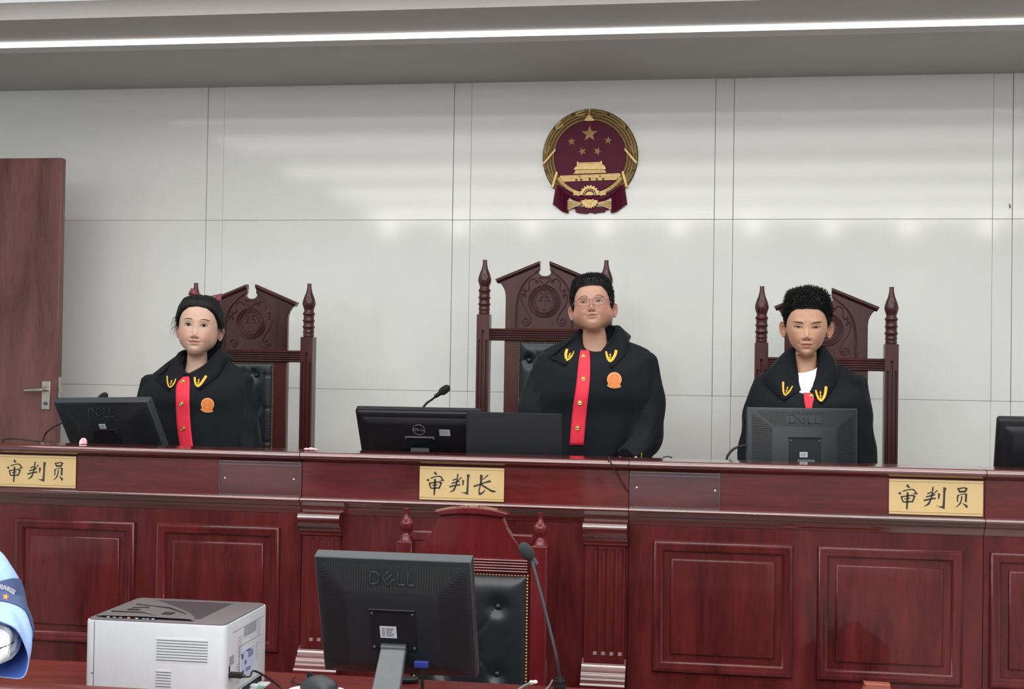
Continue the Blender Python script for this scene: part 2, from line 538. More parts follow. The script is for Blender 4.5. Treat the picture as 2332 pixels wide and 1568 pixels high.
# wreath: base ring and rows of grain
mb = MB()
A0, A1 = radians(-50), radians(230)
rings = []
for i in range(97):
    a = A0 + (A1 - A0) * i / 96
    ring = []
    for j in range(9):
        b = pi * j / 8
        r = (555 - 85 * cos(b)) * EU
        ring.append((r * cos(a), -.004 - .009 * sin(b) ** .7, r * sin(a)))
    ring += [((640) * EU * cos(a), 0, 640 * EU * sin(a)), (470 * EU * cos(a), 0, 470 * EU * sin(a))]
    rings.append(ring)
mb.loft(rings)
obj('wreath_base', mb, M['gold_dark'], t)
mb = MB()
for side in (1, -1):
    for i in range(44):
        f = i / 43
        a = radians(-48) + (radians(88) - radians(-48)) * f
        for row, (r, tilt, ln) in enumerate(((497, -.55, 30), (540, -.15, 36), (578, .25, 38), (614, .6, 36))):
            if row == 3 and i % 9 == 0: continue
            aa = a + (row % 2) * .02
            c = np.array([cos(aa) * r * EU, -.0152 if row in (1, 2) else -.0125, sin(aa) * r * EU])
            tx = np.array([-sin(aa), 0, cos(aa)]); rx = np.array([cos(aa), 0, sin(aa)])
            d = tx * cos(tilt) + rx * sin(tilt); nrm = np.array([0, -1, 0]); e = np.cross(d, nrm)
            L_, W_ = ln * EU * .75, 13 * EU
            vs = [c - d * L_, c + e * W_, c + d * L_, c - e * W_, c + nrm * .0042]
            vs = [(v[0] * side, v[1], v[2]) for v in vs]
            fs = [(0, 1, 4), (1, 2, 4), (2, 3, 4), (3, 0, 4)]
            mb.add(vs, [f_[::-1] for f_ in fs] if side > 0 else fs, 0, False)
# the long looped ears round the outer edge
for side in (1, -1):
    for deg in (76, 44, 8, -30):
        a = radians(deg)
        for q in range(3):
            pts = []
            for s in np.linspace(-1, 1, 13):
                aa = a + .13 * (abs(s) ** 1.0 * 1.0 - .5) * 1.6
                r = (588 + (34 - 11 * q) * np.sign(s) * sqrt(max(0, 1 - (1 - abs(s)) ** 2)))
                pts.append((side * r * EU * cos(aa), -.0205, r * EU * sin(aa)))
            mb.tube(pts, 4.2 * EU, 5)
obj('wheat_wreath', mb, M['gold'], t, sharp=12)
# straps
for poly in ([(118, 800), (272, 622), (292, 600), (292, 640), (140, 822)], [(240, 1120), (300, 905), (330, 930), (268, 1140)]):
    for s in (0, 1):
        pl = [(x, y) if s == 0 else (1504 - x, y) for x, y in poly]
        mb = MB(); mb.prism_y([ep(*q) for q in pl], -.027, -.006); obj('wreath_strap', mb, M['gold'], t, bev=.0012)
mb = MB()
pl = [(665, 238), (735, 140), (815, 238), (770, 244), (715, 244)]
mb.prism_y([ep(*q) for q in pl], -.024, -.006)
mb.prism_y([ep(728, 80), ep(748, 80), ep(742, 150), ep(730, 150)], -.025, -.01)
obj('wreath_tip', mb, M['gold'], t, bev=.0012)
# stars
def star(cx, cy, r, rot, h):
    mb = MB(); x, z = ep(cx, cy); R_ = r * EU
    vs = [(x, -.013 - h, z)]
    for k in range(10):
        a = radians(90 + rot) + k * pi / 5
        q = R_ if k % 2 == 0 else R_ * .40
        vs.append((x + q * cos(a), -.0125, z + q * sin(a)))
    mb.add(vs, [(0, 1 + k, 1 + (k + 1) % 10) for k in range(10)], 0, False)
    obj('star', mb, M['gold'], t, sharp=2)
star(742, 408, 140, 0, .007)
for cx, cy, rot in ((503, 512, 5), (990, 500, -5), (648, 645, 20), (850, 642, -20)):
    star(cx, cy, 78, rot, .005)
# gate building
mb = MB()
mb.prism_y([ep(*q) for q in [(355, 968), (1150, 940), (1172, 962), (1105, 1030), (405, 1050), (350, 990)]], -.019, -.008)
for y, h in ((975, 8), (1003, 6), (1022, 9)):
    mb.prism_y([ep(372, y), ep(1140, y - 24), ep(1140, y - 24 + h), ep(372, y + h)], -.0215, -.01)
mb.prism_y([ep(*q) for q in [(540, 928), (968, 910), (970, 935), (540, 948)]], -.022, -.008)
mb.prism_y([ep(*q) for q in [(555, 895), (955, 880), (955, 912), (555, 926)]], -.018, -.008)
mb.prism_y([ep(*q) for q in [(535, 892), (565, 848), (945, 832), (972, 880), (960, 892)]], -.026, -.008)
mb.prism_y([ep(*q) for q in [(575, 850), (590, 800), (905, 790), (935, 836)]], -.024, -.008)
mb.prism_y([ep(*q) for q in [(580, 850), (580, 790), (600, 780), (604, 800), (896, 792), (900, 775), (918, 780), (918, 832), (900, 834), (896, 806), (604, 815), (600, 848)]], -.028, -.008)
for k in range(13):
    x = 560 + k * 31
    mb.ball((ep(x, 0)[0], -.020, ep(0, 932 - (x - 540) * .04)[1]), .0036, seg=8, rings=5)
for x in (615, 890):
    mb.ball((ep(x, 0)[0], -.022, ep(0, 972)[1]), .006, .003, .006, seg=8, rings=5)
gate = obj('gate_tower', mb, M['gold'], t, bev=.0006, seg=1)
for k, x in enumerate((575, 640, 755, 850, 935)):
    c = ep(x, 1040 - (x - 405) * .028)
    h = .0125 if k == 2 else .009
    mb = MB(); mb.prism_y([(c[0] - .0045, c[1] - .002), (c[0] + .0045, c[1] - .002), (c[0] + .0045, c[1] + h - .003), (c[0], c[1] + h), (c[0] - .0045, c[1] + h - .003)], -.0222, -.012)
    obj('archway', mb, M['gold_dark'], gate)
# lower narrow wreath
for side in (1, -1):
    mb = MB()
    rings = []
    for i in range(25):
        a = radians(-147) + radians(44) * i / 24
        r = 500
        ring = []
        for j in range(6):
            b = 2 * pi * j / 6
            rr = (r + 26 * cos(b)) * EU
            ring.append((side * rr * cos(a), -.014 - .006 * sin(b), rr * sin(a) - .004))
        rings.append(ring)
    mb.loft(rings)
    for i in range(22):
        a = radians(-146) + radians(42) * i / 21
        for s in (-1, 1):
            r = (500 + 13 * s) * EU
            mb.ball((side * r * cos(a), -.0195, r * sin(a) - .004), .0042, .003, .0042, seg=6, rings=4)
    obj('lower_wreath', mb, M['gold'], t)
# gear, drapes, bundles
def gear(cx, cy, r0, r1, a0, a1, y0, y1, mbx, teeth):
    poly = []
    N_ = teeth * 4
    for k in range(N_ + 1):
        a = radians(a0 + (a1 - a0) * k / N_)
        q = r1 if (k // 2) % 2 == 0 else r1 * .88
        poly.append(ep(cx + q * cos(a), cy - q * sin(a)))
    poly += [ep(cx + r0 * cos(radians(a1 + (a0 - a1) * k / 16)), cy - r0 * sin(radians(a1 + (a0 - a1) * k / 16))) for k in range(17)]
    mbx.prism_y(poly, y0, y1)
mb = MB()
gear(757, 1240, 92, 140, 4, 176, -.030, -.010, mb, 9)
gear(757, 1240, 70, 84, 4, 176, -.033, -.010, mb, 8)
gear(757, 1240, 2, 60, 10, 170, -.026, -.010, mb, 6)
gear(757, 1290, 2, 122, 188, 352, -.026, -.008, mb, 9)
gear(757, 1285, 40, 62, 184, 356, -.031, -.010, mb, 2)
obj('gear', mb, M['gold'], t)
for s in (1, -1):
    mb = MB()
    def q(x, y): return ep(757 + s * (x - 757), y)
    for k in range(6):
        o_ = k * 12
        mb.prism_y([q(462, 1300 + o_ * 1.9), q(640, 1328 + o_ * .5), q(640, 1333 + o_ * .5), q(464, 1312 + o_ * 1.9)], -.026 - .001 * (k % 2), -.006)
    for k in range(4):
        mb.prism_y([q(540, 1165 + 17 * k), q(625, 1190 + 14 * k), q(622, 1201 + 14 * k), q(536, 1177 + 17 * k)], -.024, -.006)
    obj('stalk_bundle', mb, M['gold'], t)
mb = MB()
for s in (1, -1):
    def q(x, y): return ep(757 + s * (x - 757), y)
    # hanging drape: pleated
    top = [(300, 1075), (330, 1090), (362, 1112), (392, 1160), (420, 1195), (446, 1225), (470, 1250)]
    bot = [(258, 1350), (300, 1380), (345, 1415), (388, 1448), (410, 1455), (440, 1468), (475, 1470)]
    rows = []
    for (tx, ty), (bx, by), dy in zip(top, bot, (-.006, -.02, -.010, -.024, -.014, -.026, -.012)):
        a, b = q(tx, ty), q(bx, by)
        rows.append([(a[0], dy, a[1]), ((a[0] + b[0]) / 2, dy - .003, (a[1] + b[1]) / 2), (b[0], dy, b[1])])
    mb.grid(rows, flip=(s < 0), sm=False)
    # swag to the knot
    rows = []
    for i in range(13):
        f = i / 12
        x = 320 + (757 - 320) * f
        yt = 1075 + 175 * sin(f * pi / 2 * 1.15) ** 1.1 - 15 * f ** 4
        w_ = 75 + 10 * sin(f * pi)
        rows.append([(q(x, yt + w_ * k)[0], -.010 - .012 * sin(pi * k) - .006 * f, q(x, yt + w_ * k)[1]) for k in (0, .25, .5, .75, 1)])
    mb.grid(rows, flip=(s < 0))
mb.ball((ep(757, 1262)[0], -.026, ep(757, 1262)[1]), .016, .008, .010)
poly = [(540, 1395), (640, 1385), (870, 1385), (1010, 1400), (1000, 1425), (965, 1430), (960, 1455), (885, 1462), (805, 1475), (800, 1460), (740, 1462), (735, 1475), (640, 1470), (570, 1455), (570, 1430)]
mb.prism_y([ep(*k) for k in poly], -.014, -.002)
dr = obj('drape', mb, M['maroon'], t, sharp=60)

# ================================================================ the judges' bench, four units side by side
YB = 4.35
BT = 1.292
UW = 1.118
UX = [-1.389 - UW, -1.389, -.271, .851]
UXE = [-1.389, -.271, .851, 1.969]
rail_prof = [(.13, BT), (-.009, BT), (-.012, BT), (-.021, BT - .002), (-.028, BT - .007), (-.0305, BT - .0135), (-.028, BT - .020), (-.019, BT - .0245), (-.011, BT - .029), (-.003, BT - .035), (.13, BT - .035)]
ledge_prof = [(.06, 1.1375), (-.013, 1.1375), (-.019, 1.1345), (-.0215, 1.128), (-.019, 1.1215), (-.012, 1.118), (-.010, 1.112), (-.004, 1.107), (.003, 1.099), (.006, 1.088), (.010, 1.081), (.06, 1.081)]
def Yp(prof, y):
    return [(a + y, b) for a, b in prof]
def bench_unit(i, label):
    x0, x1 = UX[i] + .001, UXE[i] - .001
    lead = .002 if i == 1 else 0
    yb = YB + lead
    org = ((x0 + x1) / 2, YB + .3, 0)
    t = thing('judges_bench', label, 'bench', org, 0, None)
    G = lambda: MB(org)
    mb = G(); mb.prism_x(Yp(rail_prof, yb), x0, x1, sm=True); obj('top_rail', mb, M['bench_rail'], t, sharp=70)
    mb = G(); mb.box(x0, x1, yb, yb + .02, 1.136, 1.258); obj('fascia', mb, M['bench_x'], t)
    mb = G(); mb.prism_x(Yp(ledge_prof, yb), x0, x1, sm=True); obj('ledge_moulding', mb, M['bench_rail'], t, sharp=60)
    mb = G(); mb.box(x0, x1, yb + .014, yb + .034, .0, 1.085); obj('front_board', mb, M['bench'], t)
    mb = G(); mb.box(x0, x0 + .02, yb + .034, yb + .46, .0, 1.165); obj('side_board', mb, M['bench'], t)
    mb = G(); mb.box(x1 - .02, x1, yb + .034, yb + .46, .0, 1.165); obj('side_board', mb, M['bench'], t)
    mb = G(); mb.box(x0, x1, yb + .034, yb + .515, 1.165, 1.19); obj('desk_top', mb, M['bench_x'], t)
    mb = G(); mb.box(x0, x1, yb + .11, yb + .13, 1.19, 1.258); obj('back_riser', mb, M['bench_x'], t)
    if i != 1:
        offs = [(.067, .516), (.595, 1.041)] if i == 0 else ([(.081, .531), (.608, 1.058)] if i == 2 else [(.018, .47), (.55, 1.0)])
        for a, b in offs:
            fx0, fx1, fz0, fz1 = x0 + a, x0 + b, .603, 1.031
            # mitred raised frame with a rounded profile
            prof = [(0, 0), (.000, .010), (.004, .0145), (.010, .0155), (.017, .013), (.022, .0125), (.028, .012), (.033, .008), (.035, 0)]
            mb = G(); rings = []
            for d, h in prof:
                y = yb + .014 - h
                rings.append([(fx0 + d, y, fz0 + d), (fx1 - d, y, fz0 + d), (fx1 - d, y, fz1 - d), (fx0 + d, y, fz1 - d)])
            mb.grid(rings, closed=True, sm=False)
            obj('panel_frame', mb, M['bench'], t, sharp=62)
            # recessed field and bevelled centre panel
            prof = [(.035, .0005), (.058, .0005), (.0585, .005), (.060, .0075), (.063, .0087), (.066, .009)]
            mb = G(); rings = []
            for d, h in prof:
                y = yb + .014 - h
                rings.append([(fx0 + d, y, fz0 + d), (fx1 - d, y, fz0 + d), (fx1 - d, y, fz1 - d), (fx0 + d, y, fz1 - d)])
            mb.loft(rings, caps=(False, True), sm=False)
            obj('raised_panel', mb, M['bench'], t, sharp=50)
    else:
        for a, b in ((x0 + .0, x0 + .146), (x1 - .147, x1 - .002)):
            mb = G()
            # scroll corbel profile (y rel to board, z)
            y = yb + .014
            pr = [(y + .01, 1.090), (y - .040, 1.090), (y - .050, 1.087), (y - .057, 1.080), (y - .060, 1.070), (y - .058, 1.058), (y - .050, 1.045), (y - .040, 1.035), (y - .032, 1.028), (y - .030, 1.024), (y - .030, 1.012), (y - .024, 1.008), (y + .01, 1.008)]
            mb.prism_x(pr, a, b, sm=True)
            obj('corbel', mb, M['bench_rail'], t, sharp=38)
            # fluted pilaster
            mb = G(); n = 5
            xs_ = [a + .006, a + .03]
            gw = (b - a - .036) / 4
            pts = []
            pts.append((a + .006, y - .022))
            for k in range(4):
                c = a + .030 + gw * (k + .15)
                pts += [(c, y - .022), (c + .003, y - .017), (c + .009, y - .015), (c + .015, y - .017), (c + .018, y - .022)]
            pts.append((b - .006, y - .022))
            rows = [[(px_, py_, z) for px_, py_ in pts] for z in (.625, .65, .66, .99, 1.0, 1.009)]
            for r in (0, 1, 4, 5):
                rows[r] = [(px_, y - .022, z_) for (px_, _, z_) in rows[r]]
            mb.grid(rows, sm=False)
            mb.box(a + .006, b - .006, y - .0219, y + .01, .6, 1.0085) if False else None
            mb.box(a + .006, a + .0065, y - .022, y, .6, 1.009); mb.box(b - .0065, b - .006, y - .022, y, .6, 1.009)
            obj('pilaster', mb, M['bench'], t, sharp=30)
            # moulded plinth
            mb = G()
            pr = [(y + .01, .640), (y - .024, .622), (y - .030, .618), (y - .033, .610), (y - .036, .603), (y - .046, .598), (y - .052, .590), (y - .055, .580), (y - .060, .574), (y - .070, .570), (y - .078, .560), (y - .080, .545), (y - .080, .40), (y - .086, .395), (y - .086, .0), (y + .01, 0)]
            mb.prism_x(pr, a, b + .003 if b < x1 - .05 else b, sm=True)
            obj('plinth', mb, M['bench_rail'], t, sharp=30)
    return t
bench_unit(0, 'dark red wooden bench section with two panels, below the girl in black robe')
bench_unit(1, 'dark red wooden bench section with scroll corbels, behind the front desk chair')
bench_unit(2, 'dark red wooden bench section with two panels, below the boy without glasses')
bench_unit(3, 'dark red wooden bench section cut by the right edge of the photo')

# ---------------------------------------------------------------- name plates with brush lettering
STROKES = {
 'shen': [[(450,205),(512,300),(480,305),(440,285),(418,255)], [(295,400),(305,480),(275,470),(230,440)],
          [(335,375),(480,335),(560,325),(610,345),(690,465),(620,470),(550,455),(625,440),(600,385),(560,355),(480,360),(350,405)],
          [(295,525),(335,520),(345,600),(375,665),(345,675),(310,600)], [(295,525),(300,512),(540,480),(600,485),(635,515),(600,530),(540,510),(340,540)],
          [(590,490),(635,515),(605,600),(570,685),(540,670),(565,600),(585,540)], [(345,675),(360,650),(540,635),(565,660),(545,670),(400,680)],
          [(370,580),(510,550),(520,575),(380,598)], [(430,410),(480,425),(475,600),(455,850),(420,850),(425,600)]],
 'pan': [[(1015,270),(1050,295),(1030,400),(1010,560),(970,680),(955,720),(890,760),(815,778),(900,710),(940,650),(975,560),(995,420)],
         [(1110,360),(1140,375),(1060,450),(1020,470),(1000,455),(1060,420)], [(895,435),(990,400),(1000,425),(905,470)],
         [(865,520),(1060,460),(1090,485),(1000,520),(880,550)], [(815,605),(1000,560),(1085,550),(1100,590),(1000,600),(830,645)],
         [(1140,430),(1195,460),(1170,590),(1145,585)], [(1260,285),(1335,305),(1310,400),(1295,845),(1200,805),(1095,755),(1180,775),(1245,770),(1260,560)]],
 'zhang': [[(1585,300),(1655,315),(1640,500),(1660,560),(1600,620),(1580,760),(1600,790),(1650,770),(1730,690),(1700,770),(1640,830),(1580,855),(1555,820),(1550,740),(1575,600),(1590,480)],
           [(1775,300),(1800,325),(1660,445),(1645,430),(1740,340)], [(1420,595),(1600,540),(1840,445),(1870,500),(1660,545),(1600,575),(1440,640)],
           [(1640,560),(1690,590),(1870,710),(2000,745),(1960,775),(1870,765),(1820,720),(1640,610)]],
 'yuan': [[(1560,320),(1610,340),(1650,440),(1610,440)], [(1560,320),(1750,288),(1830,325),(1800,350),(1740,322),(1600,355)], [(1760,310),(1830,325),(1780,440),(1740,435),(1770,350)],
          [(1610,395),(1770,385),(1780,440),(1630,445)], [(1560,520),(1610,505),(1590,620),(1590,705),(1560,705)], [(1565,515),(1720,468),(1815,475),(1815,510),(1720,495),(1600,525)],
          [(1765,480),(1815,480),(1805,725),(1755,695)], [(1665,540),(1700,545),(1690,640),(1660,750),(1600,820),(1510,865),(1590,790),(1640,700),(1660,620)],
          [(1690,735),(1750,755),(1825,800),(1830,850),(1815,880),(1790,865),(1740,790)]]}
PW, PH = .288, .1115
def name_plate(cx, cz, chars, label, dx=0.0):
    y = YB - .001
    t = thing('name_plate', label, 'sign', (cx, y, cz + .001), 0, None)
    mb = MB(); mb.box(-PW / 2, PW / 2, -.005, -.002, -PH / 2, PH / 2); pl = obj('plate', mb, M['plate'], t, bev=.0006, seg=1)
    mb = MB()
    for z in (-PH / 2 + .0075, PH / 2 - .0075):
        mb.box(-PW / 2, PW / 2, -.0053, -.0049, z - .0005, z + .0005)
    obj('engraved_line', mb, M['gold_dark'], pl)
    mb = MB()
    for ch in chars:
        for st in STROKES[ch]:
            poly = []
            for x, y_ in st:
                if ch == 'yuan':
                    x, y_ = x * .905 + 25, y_ * .905 + 20
                    u = (x - 60) / 2130 * PW - PW / 2 + .022
                else:
                    u = (x - 60) / 2130 * PW - PW / 2 + (.0 if chars[2] == 'zhang' else .004)
                v = PH / 2 - (y_ - (70 + (x - 60) * .033)) / 895 * PH
                poly.append((u + dx, v))
            mb.prism_y(poly, -.0058, -.0048)
    obj('brush_lettering', mb, M['letter'], pl)
    mb = MB()
    mb.box(-PW / 2 - .002, PW / 2 + .002, -.0085, -.0068, -PH / 2 - .003, PH / 2 + .002)
    mb.box(-PW / 2 - .002, PW / 2 + .002, -.0067, .0, PH / 2 + .0010, PH / 2 + .002)
    mb.box(-PW / 2 - .002, PW / 2 + .002, -.0067, .0, -PH / 2 - .003, -PH / 2 - .001)
    obj('clear_sleeve', mb, M['acrylic'], t)
name_plate(-2.353, 1.1975, ('shen', 'pan', 'yuan'), 'gold name plate reading 审判员 on the left bench section')
name_plate(-.831, 1.1965, ('shen', 'pan', 'zhang'), 'gold name plate reading 审判长 on the middle bench section')
name_plate(.701, 1.1975, ('shen', 'pan', 'yuan'), 'gold name plate reading 审判员 on the bench below the far right monitor')

def sleeve(cx, cz, label, scr):
    t = thing('acrylic_holder', label, 'holder', (cx, YB - .001, cz))
    w_, h = .145, .0560
    mb = MB(); mb.box(-w_, w_, -.008, -.006, -h, h); obj('front_sheet', mb, M['acrylic'], t)
    mb = MB(); mb.box(-w_, w_, -.0022, 0, -h, h); obj('back_sheet', mb, M['acrylic'], t)
    mb = MB()
    mb.box(-w_, w_, -.0085, 0, h, h + .0015); mb.box(-w_, w_, -.0085, 0, -h - .002, -h); mb.box(-w_, w_, -.0084, -.0078, h - .010, h - .0085)
    mb.box(-w_ - .001, -w_, -.0085, 0, -h, h); mb.box(w_, w_ + .001, -.0085, 0, -h, h)
    obj('sheet_edge', mb, M['acrylic_edge'], t)
    for sx, sz in scr:
        mb = MB(); mb.lathe([(-.0100, .0005), (-.0098, .0022), (-.008, .003)], (sx, 0, sz), 10, ax='y'); obj('screw', mb, M['white'], t)
sleeve(-1.5345, 1.1975, 'empty clear acrylic holder on left bench beside the seam', ((-.125, -.002), (.121, .000)))
sleeve(-.1225, 1.1975, 'empty clear acrylic holder on right bench beside the seam', ((-.123, .006), (.131, .003)))
# ================================================================ tall judges' chairs
def nails(parent, spots, y, r, mat, shown):
    """the nail heads in view one by one, the rest (below the desk tops) as one part"""
    mb = MB(); mb.ball((0, 0, 0), r, r * .87, r, 8, 5)
    first = None
    for x, z in spots[:shown]:
        if first is None:
            first = o = obj('nail_head', mb, M[mat], parent)
        else:
            o = first.copy(); COL.objects.link(o); o.parent = parent
        o.location = (x, y, z)
    mb = MB()
    for x, z in spots[shown:]:
        mb.ball((x, y, z), r, r * .87, r, 8, 5)
    o = obj('nail_trim', mb, M[mat], parent); o['kind'] = 'stuff'

def judge_chair(cx, cz, lift, buttons, label):
    """origin on the dais under the chair; cz = height of the rail top"""
    Yc = 5.60
    t = thing('judges_chair', label, 'chair', (cx, Yc, .40), 0, 'tall carved chairs behind the bench')
    Z = cz - .40                      # local height of rail top
    HS = .2625                        # half spacing of posts
    def post(s):
        mb = MB(); x = s * HS; w_ = .0275
        ztop = Z + .060
        # fluted square post: front face with three grooves
        fr = [-w_, -.017, -.0155, -.012, -.0085, -.007, -.0035, -.002, .0, .002, .0035, .007, .0085, .012, .0155, .017, w_]
        dp = [0, 0, .006, .007, .006, 0, 0, .006, .007, .006, 0, 0, .006, .007, .006, 0, 0]
        fr = [-w_, -.0195, -.0175, -.0145, -.0125, -.0055, -.0035, -.0, .0035, .0055, .0125, .0145, .0175, .0195, w_]
        kind = [0, 0, 1, 1, 0, 0, 2, 2, 2, 0, 0, 1, 1, 0, 0]
        rows = []
        for z, a in ((0, 0), (.3, 0), (.31, 1), (Z - .058, 1), (Z - .05, .0), (Z - .018, .0), (Z - .008, -1), (ztop, -1)):
            r = []
            for f_, k in zip(fr, kind):
                d = 0
                if k == 1 and a == 1: d = .007
                if k == 2 and (a == 1 or (a == 0 and z > .35)): d = .007
                r.append((x + f_, -.0275 + d, z))
            r += [(x + w_, .0275, z), (x - w_, .0275, z)]
            rows.append(r)
        mb.loft(rows, sm=False)
        o = obj('back_post', mb, M['chair'], t, sharp=25)
        mb = MB()
        k = 1 / 7.468 / 535
        prof = [(1005, 70), (1000, 92), (985, 96), (965, 97), (945, 90), (930, 98), (915, 100), (890, 95), (865, 92), (845, 100), (830, 110), (818, 110), (805, 98), (790, 92), (740, 94), (728, 102), (717, 110), (705, 106), (695, 96), (680, 93), (630, 93), (612, 100), (600, 110), (585, 108), (570, 96), (555, 86), (535, 84), (510, 90), (480, 100), (440, 113), (400, 116), (360, 108), (320, 96), (280, 82), (240, 64), (200, 52), (150, 42), (110, 37), (70, 38), (62, 34)]
        mb.lathe([((1005 - y) * k + ztop, r * k) for y, r in prof], (x, 0, 0), 20)
        obj('finial', mb, M['chair'], o, sharp=60)
    post(-1); post(1)
    # rail with reeded front
    mb = MB(); n = 5
    prof = [(.02, Z), (-.018, Z)]
    for k in range(n):
        a = Z - .004 - k * .0096
        prof += [(-.024, a - .0012), (-.0255, a - .0035), (-.024, a - .006), (-.019, a - .0075), (-.019, a - .0085)]
    prof += [(-.018, Z - .052), (.02, Z - .052)]
    mb.prism_x(prof, -HS + .027, HS - .027)
    obj('top_rail', mb, M['chair'], t, sharp=30)
    # carved crest panel
    out = []
    def C(x, z): return (x, Z + z)
    right = [(.168, -.002), (.168, .135), (.170, .155), (.176, .172), (.186, .188), (.198, .200), (.213, .211)]
    slope = [(.022, .290)]
    notch = [(.021, .252), (.0265, .246), (.026, .240), (.020, .232), (.010, .2275), (0, .2265)]
    half = right + slope + notch
    poly = [C(*p) for p in half] + [C(-x, z) for x, z in half[::-1][1:]]
    mb = MB(); mb.prism_y(poly, -.012, .014)
    cp = obj('crest_panel', mb, M['chair'], t, bev=.003, sharp=35)
    # roof moulding
    for s in (1, -1):
        mb = MB()
        a0, a1 = np.array([.021, .2905]), np.array([.2135, .2115])
        d = a1 - a0; nrm = np.array([-d[1], d[0]]) / np.linalg.norm(d) * -1
        prof = [(0, -.020), (.004, -.026), (.010, -.026), (.014, -.021), (.018, -.017), (.020, -.012), (.020, .014), (0, .014)]
        r0 = [(s * (a0[0]), y, Z + a0[1] - h * 1.05) for h, y in prof]
        r1 = [(s * (a1[0] - h * .55), y, Z + a1[1] - h * .9) for h, y in prof]
        mb.loft([r0, r1] if s < 0 else [r1, r0], sm=False)
        obj('roof_moulding', mb, M['chair'], t, sharp=25)
    # relief carving
    mb = MB(); y = -.0128
    def tub(pts, r): mb.tube([(p[0], y, Z + p[1]) for p in pts], r, 6)
    def ring(cx_, cz_, R, r):
        pts = [(cx_ + R * cos(a), cz_ + R * sin(a)) for a in np.linspace(0, 2 * pi, 41)]
        tub(pts, r * 1.15)
    mcz = .118
    for R, r in ((.0665, .0032), (.058, .0022), (.0505, .0026)): ring(0, mcz, R, r)
    def spiral(cx_, cz_, R, a0, turns, sgn, r=.0022):
        return [(cx_ + sgn * R * (1 - .8 * u) * cos(a0 + turns * 2 * pi * u), cz_ + R * (1 - .8 * u) * sin(a0 + turns * 2 * pi * u)) for u in np.linspace(0, 1, 22)]
    for s in (1, -1):
        # pointed arch, double line
        for off in (0, .006):
            pts = [(s * (.123 - off), .0), (s * (.123 - off), .06), (s * (.1215 - off), .10), (s * (.114 - off), .145), (s * (.097 - off * .9), .185), (s * (.072 - off * .7), .216), (s * (.045 - off * .4), .238 - off * .5), (s * .029, .250 - off)]
            P_ = crom([(a, b) for a, b in pts], np.linspace(0, len(pts) - 1, 30)); tub(P_, .0019)
        # S scroll
        S = [(.083, .148), (.094, .150), (.099, .138), (.098, .122), (.088, .095), (.070, .070), (.058, .045), (.057, .028)]
        P_ = crom([(s * a, b) for a, b in S], np.linspace(0, 7, 30)); tub(P_, .0026)
        tub(spiral(s * .0775, .031, .020, pi, 1.5, s), .0024)
        tub(spiral(s * .083, .141, .0085, pi / 2, -1.2, s), .002)
        tub(spiral(s * .085, .165, .0075, -pi / 2, 1.1, s), .0018)
        T_ = [(.088, .158), (.072, .163), (.066, .178), (.069, .190), (.066, .204), (.050, .214), (.034, .207), (.026, .200)]
        P_ = crom([(s * a, b) for a, b in T_], np.linspace(0, 7, 26)); tub(P_, .0024)
        tub(spiral(s * .036, .203, .0075, pi / 2, 1.1, s), .0018)
        tub([(0, .2185), (s * .024, .2185), (s * .024, .206), (s * .012, .203), (s * .009, .196), (s * .004, .192), (0, .191)], .0024)
        # wreath beads and scale beam
        for k in range(9):
            a = radians(-52 + 15 * k)
            mb.ball((s * .041 * cos(a), y - .001, Z + mcz + .041 * sin(a)), .0042, .0026, .0042, seg=6, rings=4)
        tub([(0, mcz + .018), (s * .012, mcz + .020), (s * .021, mcz + .016)], .0020)
        tub([(s * .012, mcz + .016), (s * .018, mcz + .004), (s * .026, mcz + .002), (s * .009, mcz + .003)], .0019)
        tub([(0, mcz + .030), (s * .010, mcz + .029), (s * .015, mcz + .036)], .0018)
    tub([(0, mcz - .042), (0, mcz + .038)], .0032)
    mb.ball((0, y - .001, Z + mcz + .041), .004, .003, .004, seg=8, rings=5)
    mb.ball((0, y - .001, Z + mcz - .032), .0095, .003, .006, seg=8, rings=5)
    obj('relief_carving', mb, M['chair'], cp, sharp=60)
    # side stiles and leather back
    zb0, zb1 = .52, Z - .052
    for s in (1, -1):
        mb = MB(); a, b = sorted((s * .108, s * .170)); mb.box(a, b, -.014, .018, zb0 - .06, zb1 + .001)
        obj('back_stile', mb, M['chair'], t, bev=.003)
    mb = MB(); nx, nz = 40, 90
    W_, H_ = .106, zb1 - zb0
    rows = []
    bl = [(bx, -dz) for bx, dz in buttons]
    for j in range(nz + 1):
        z = zb1 - H_ * j / nz
        r = []
        for i in range(nx + 1):
            x = -W_ + 2 * W_ * i / nx
            ex = min(x + W_, W_ - x); ez = min(zb1 - z, z - zb0)
            h = .020 * (1 - exp(-min(ex, ez) / .018)) + .008
            for bx, dz in bl:
                d = ((x - bx) ** 2 + (z - (zb1 + dz)) ** 2)
                h -= .016 * exp(-d / .00055)
                # creases running from the buttons
                dx_, dz_ = x - bx, z - (zb1 + dz)
                h -= .003 * exp(-(dz_ / .004) ** 2) * (1 if dx_ * (1 if bx >= 0 else -1) > 0 else .0)
                h -= .0022 * exp(-((dx_ * .75 + dz_ * .66) / .0055) ** 2) * exp(-(d / .006)) * (1 if dx_ * (1 if bx >= 0 else -1) < 0 else 0)
            r.append((x, -h, z))
        rows.append(r)
    mb.grid(rows)
    mb.box(-W_, W_, -.006, .012, zb0, zb1)
    lb = obj('leather_back', mb, M['leather'], t, sharp=60)
    mb = MB()
    for bx, dz in bl:
        mb2 = MB(); mb2.ball((bx, -.0165, zb1 + dz), .0095, .006, .0095, seg=12, rings=7); obj('button', mb2, M['leather'], lb)
    spots = [(-W_ + 2 * W_ * k / 25, zb1 - .005) for k in range(26)] + [(s * (W_ - .0005), zb1 - .013 - k * .0083) for k in range(58) for s in (1, -1)]
    nails(lb, spots, -.012, .0040, 'brass', 98)
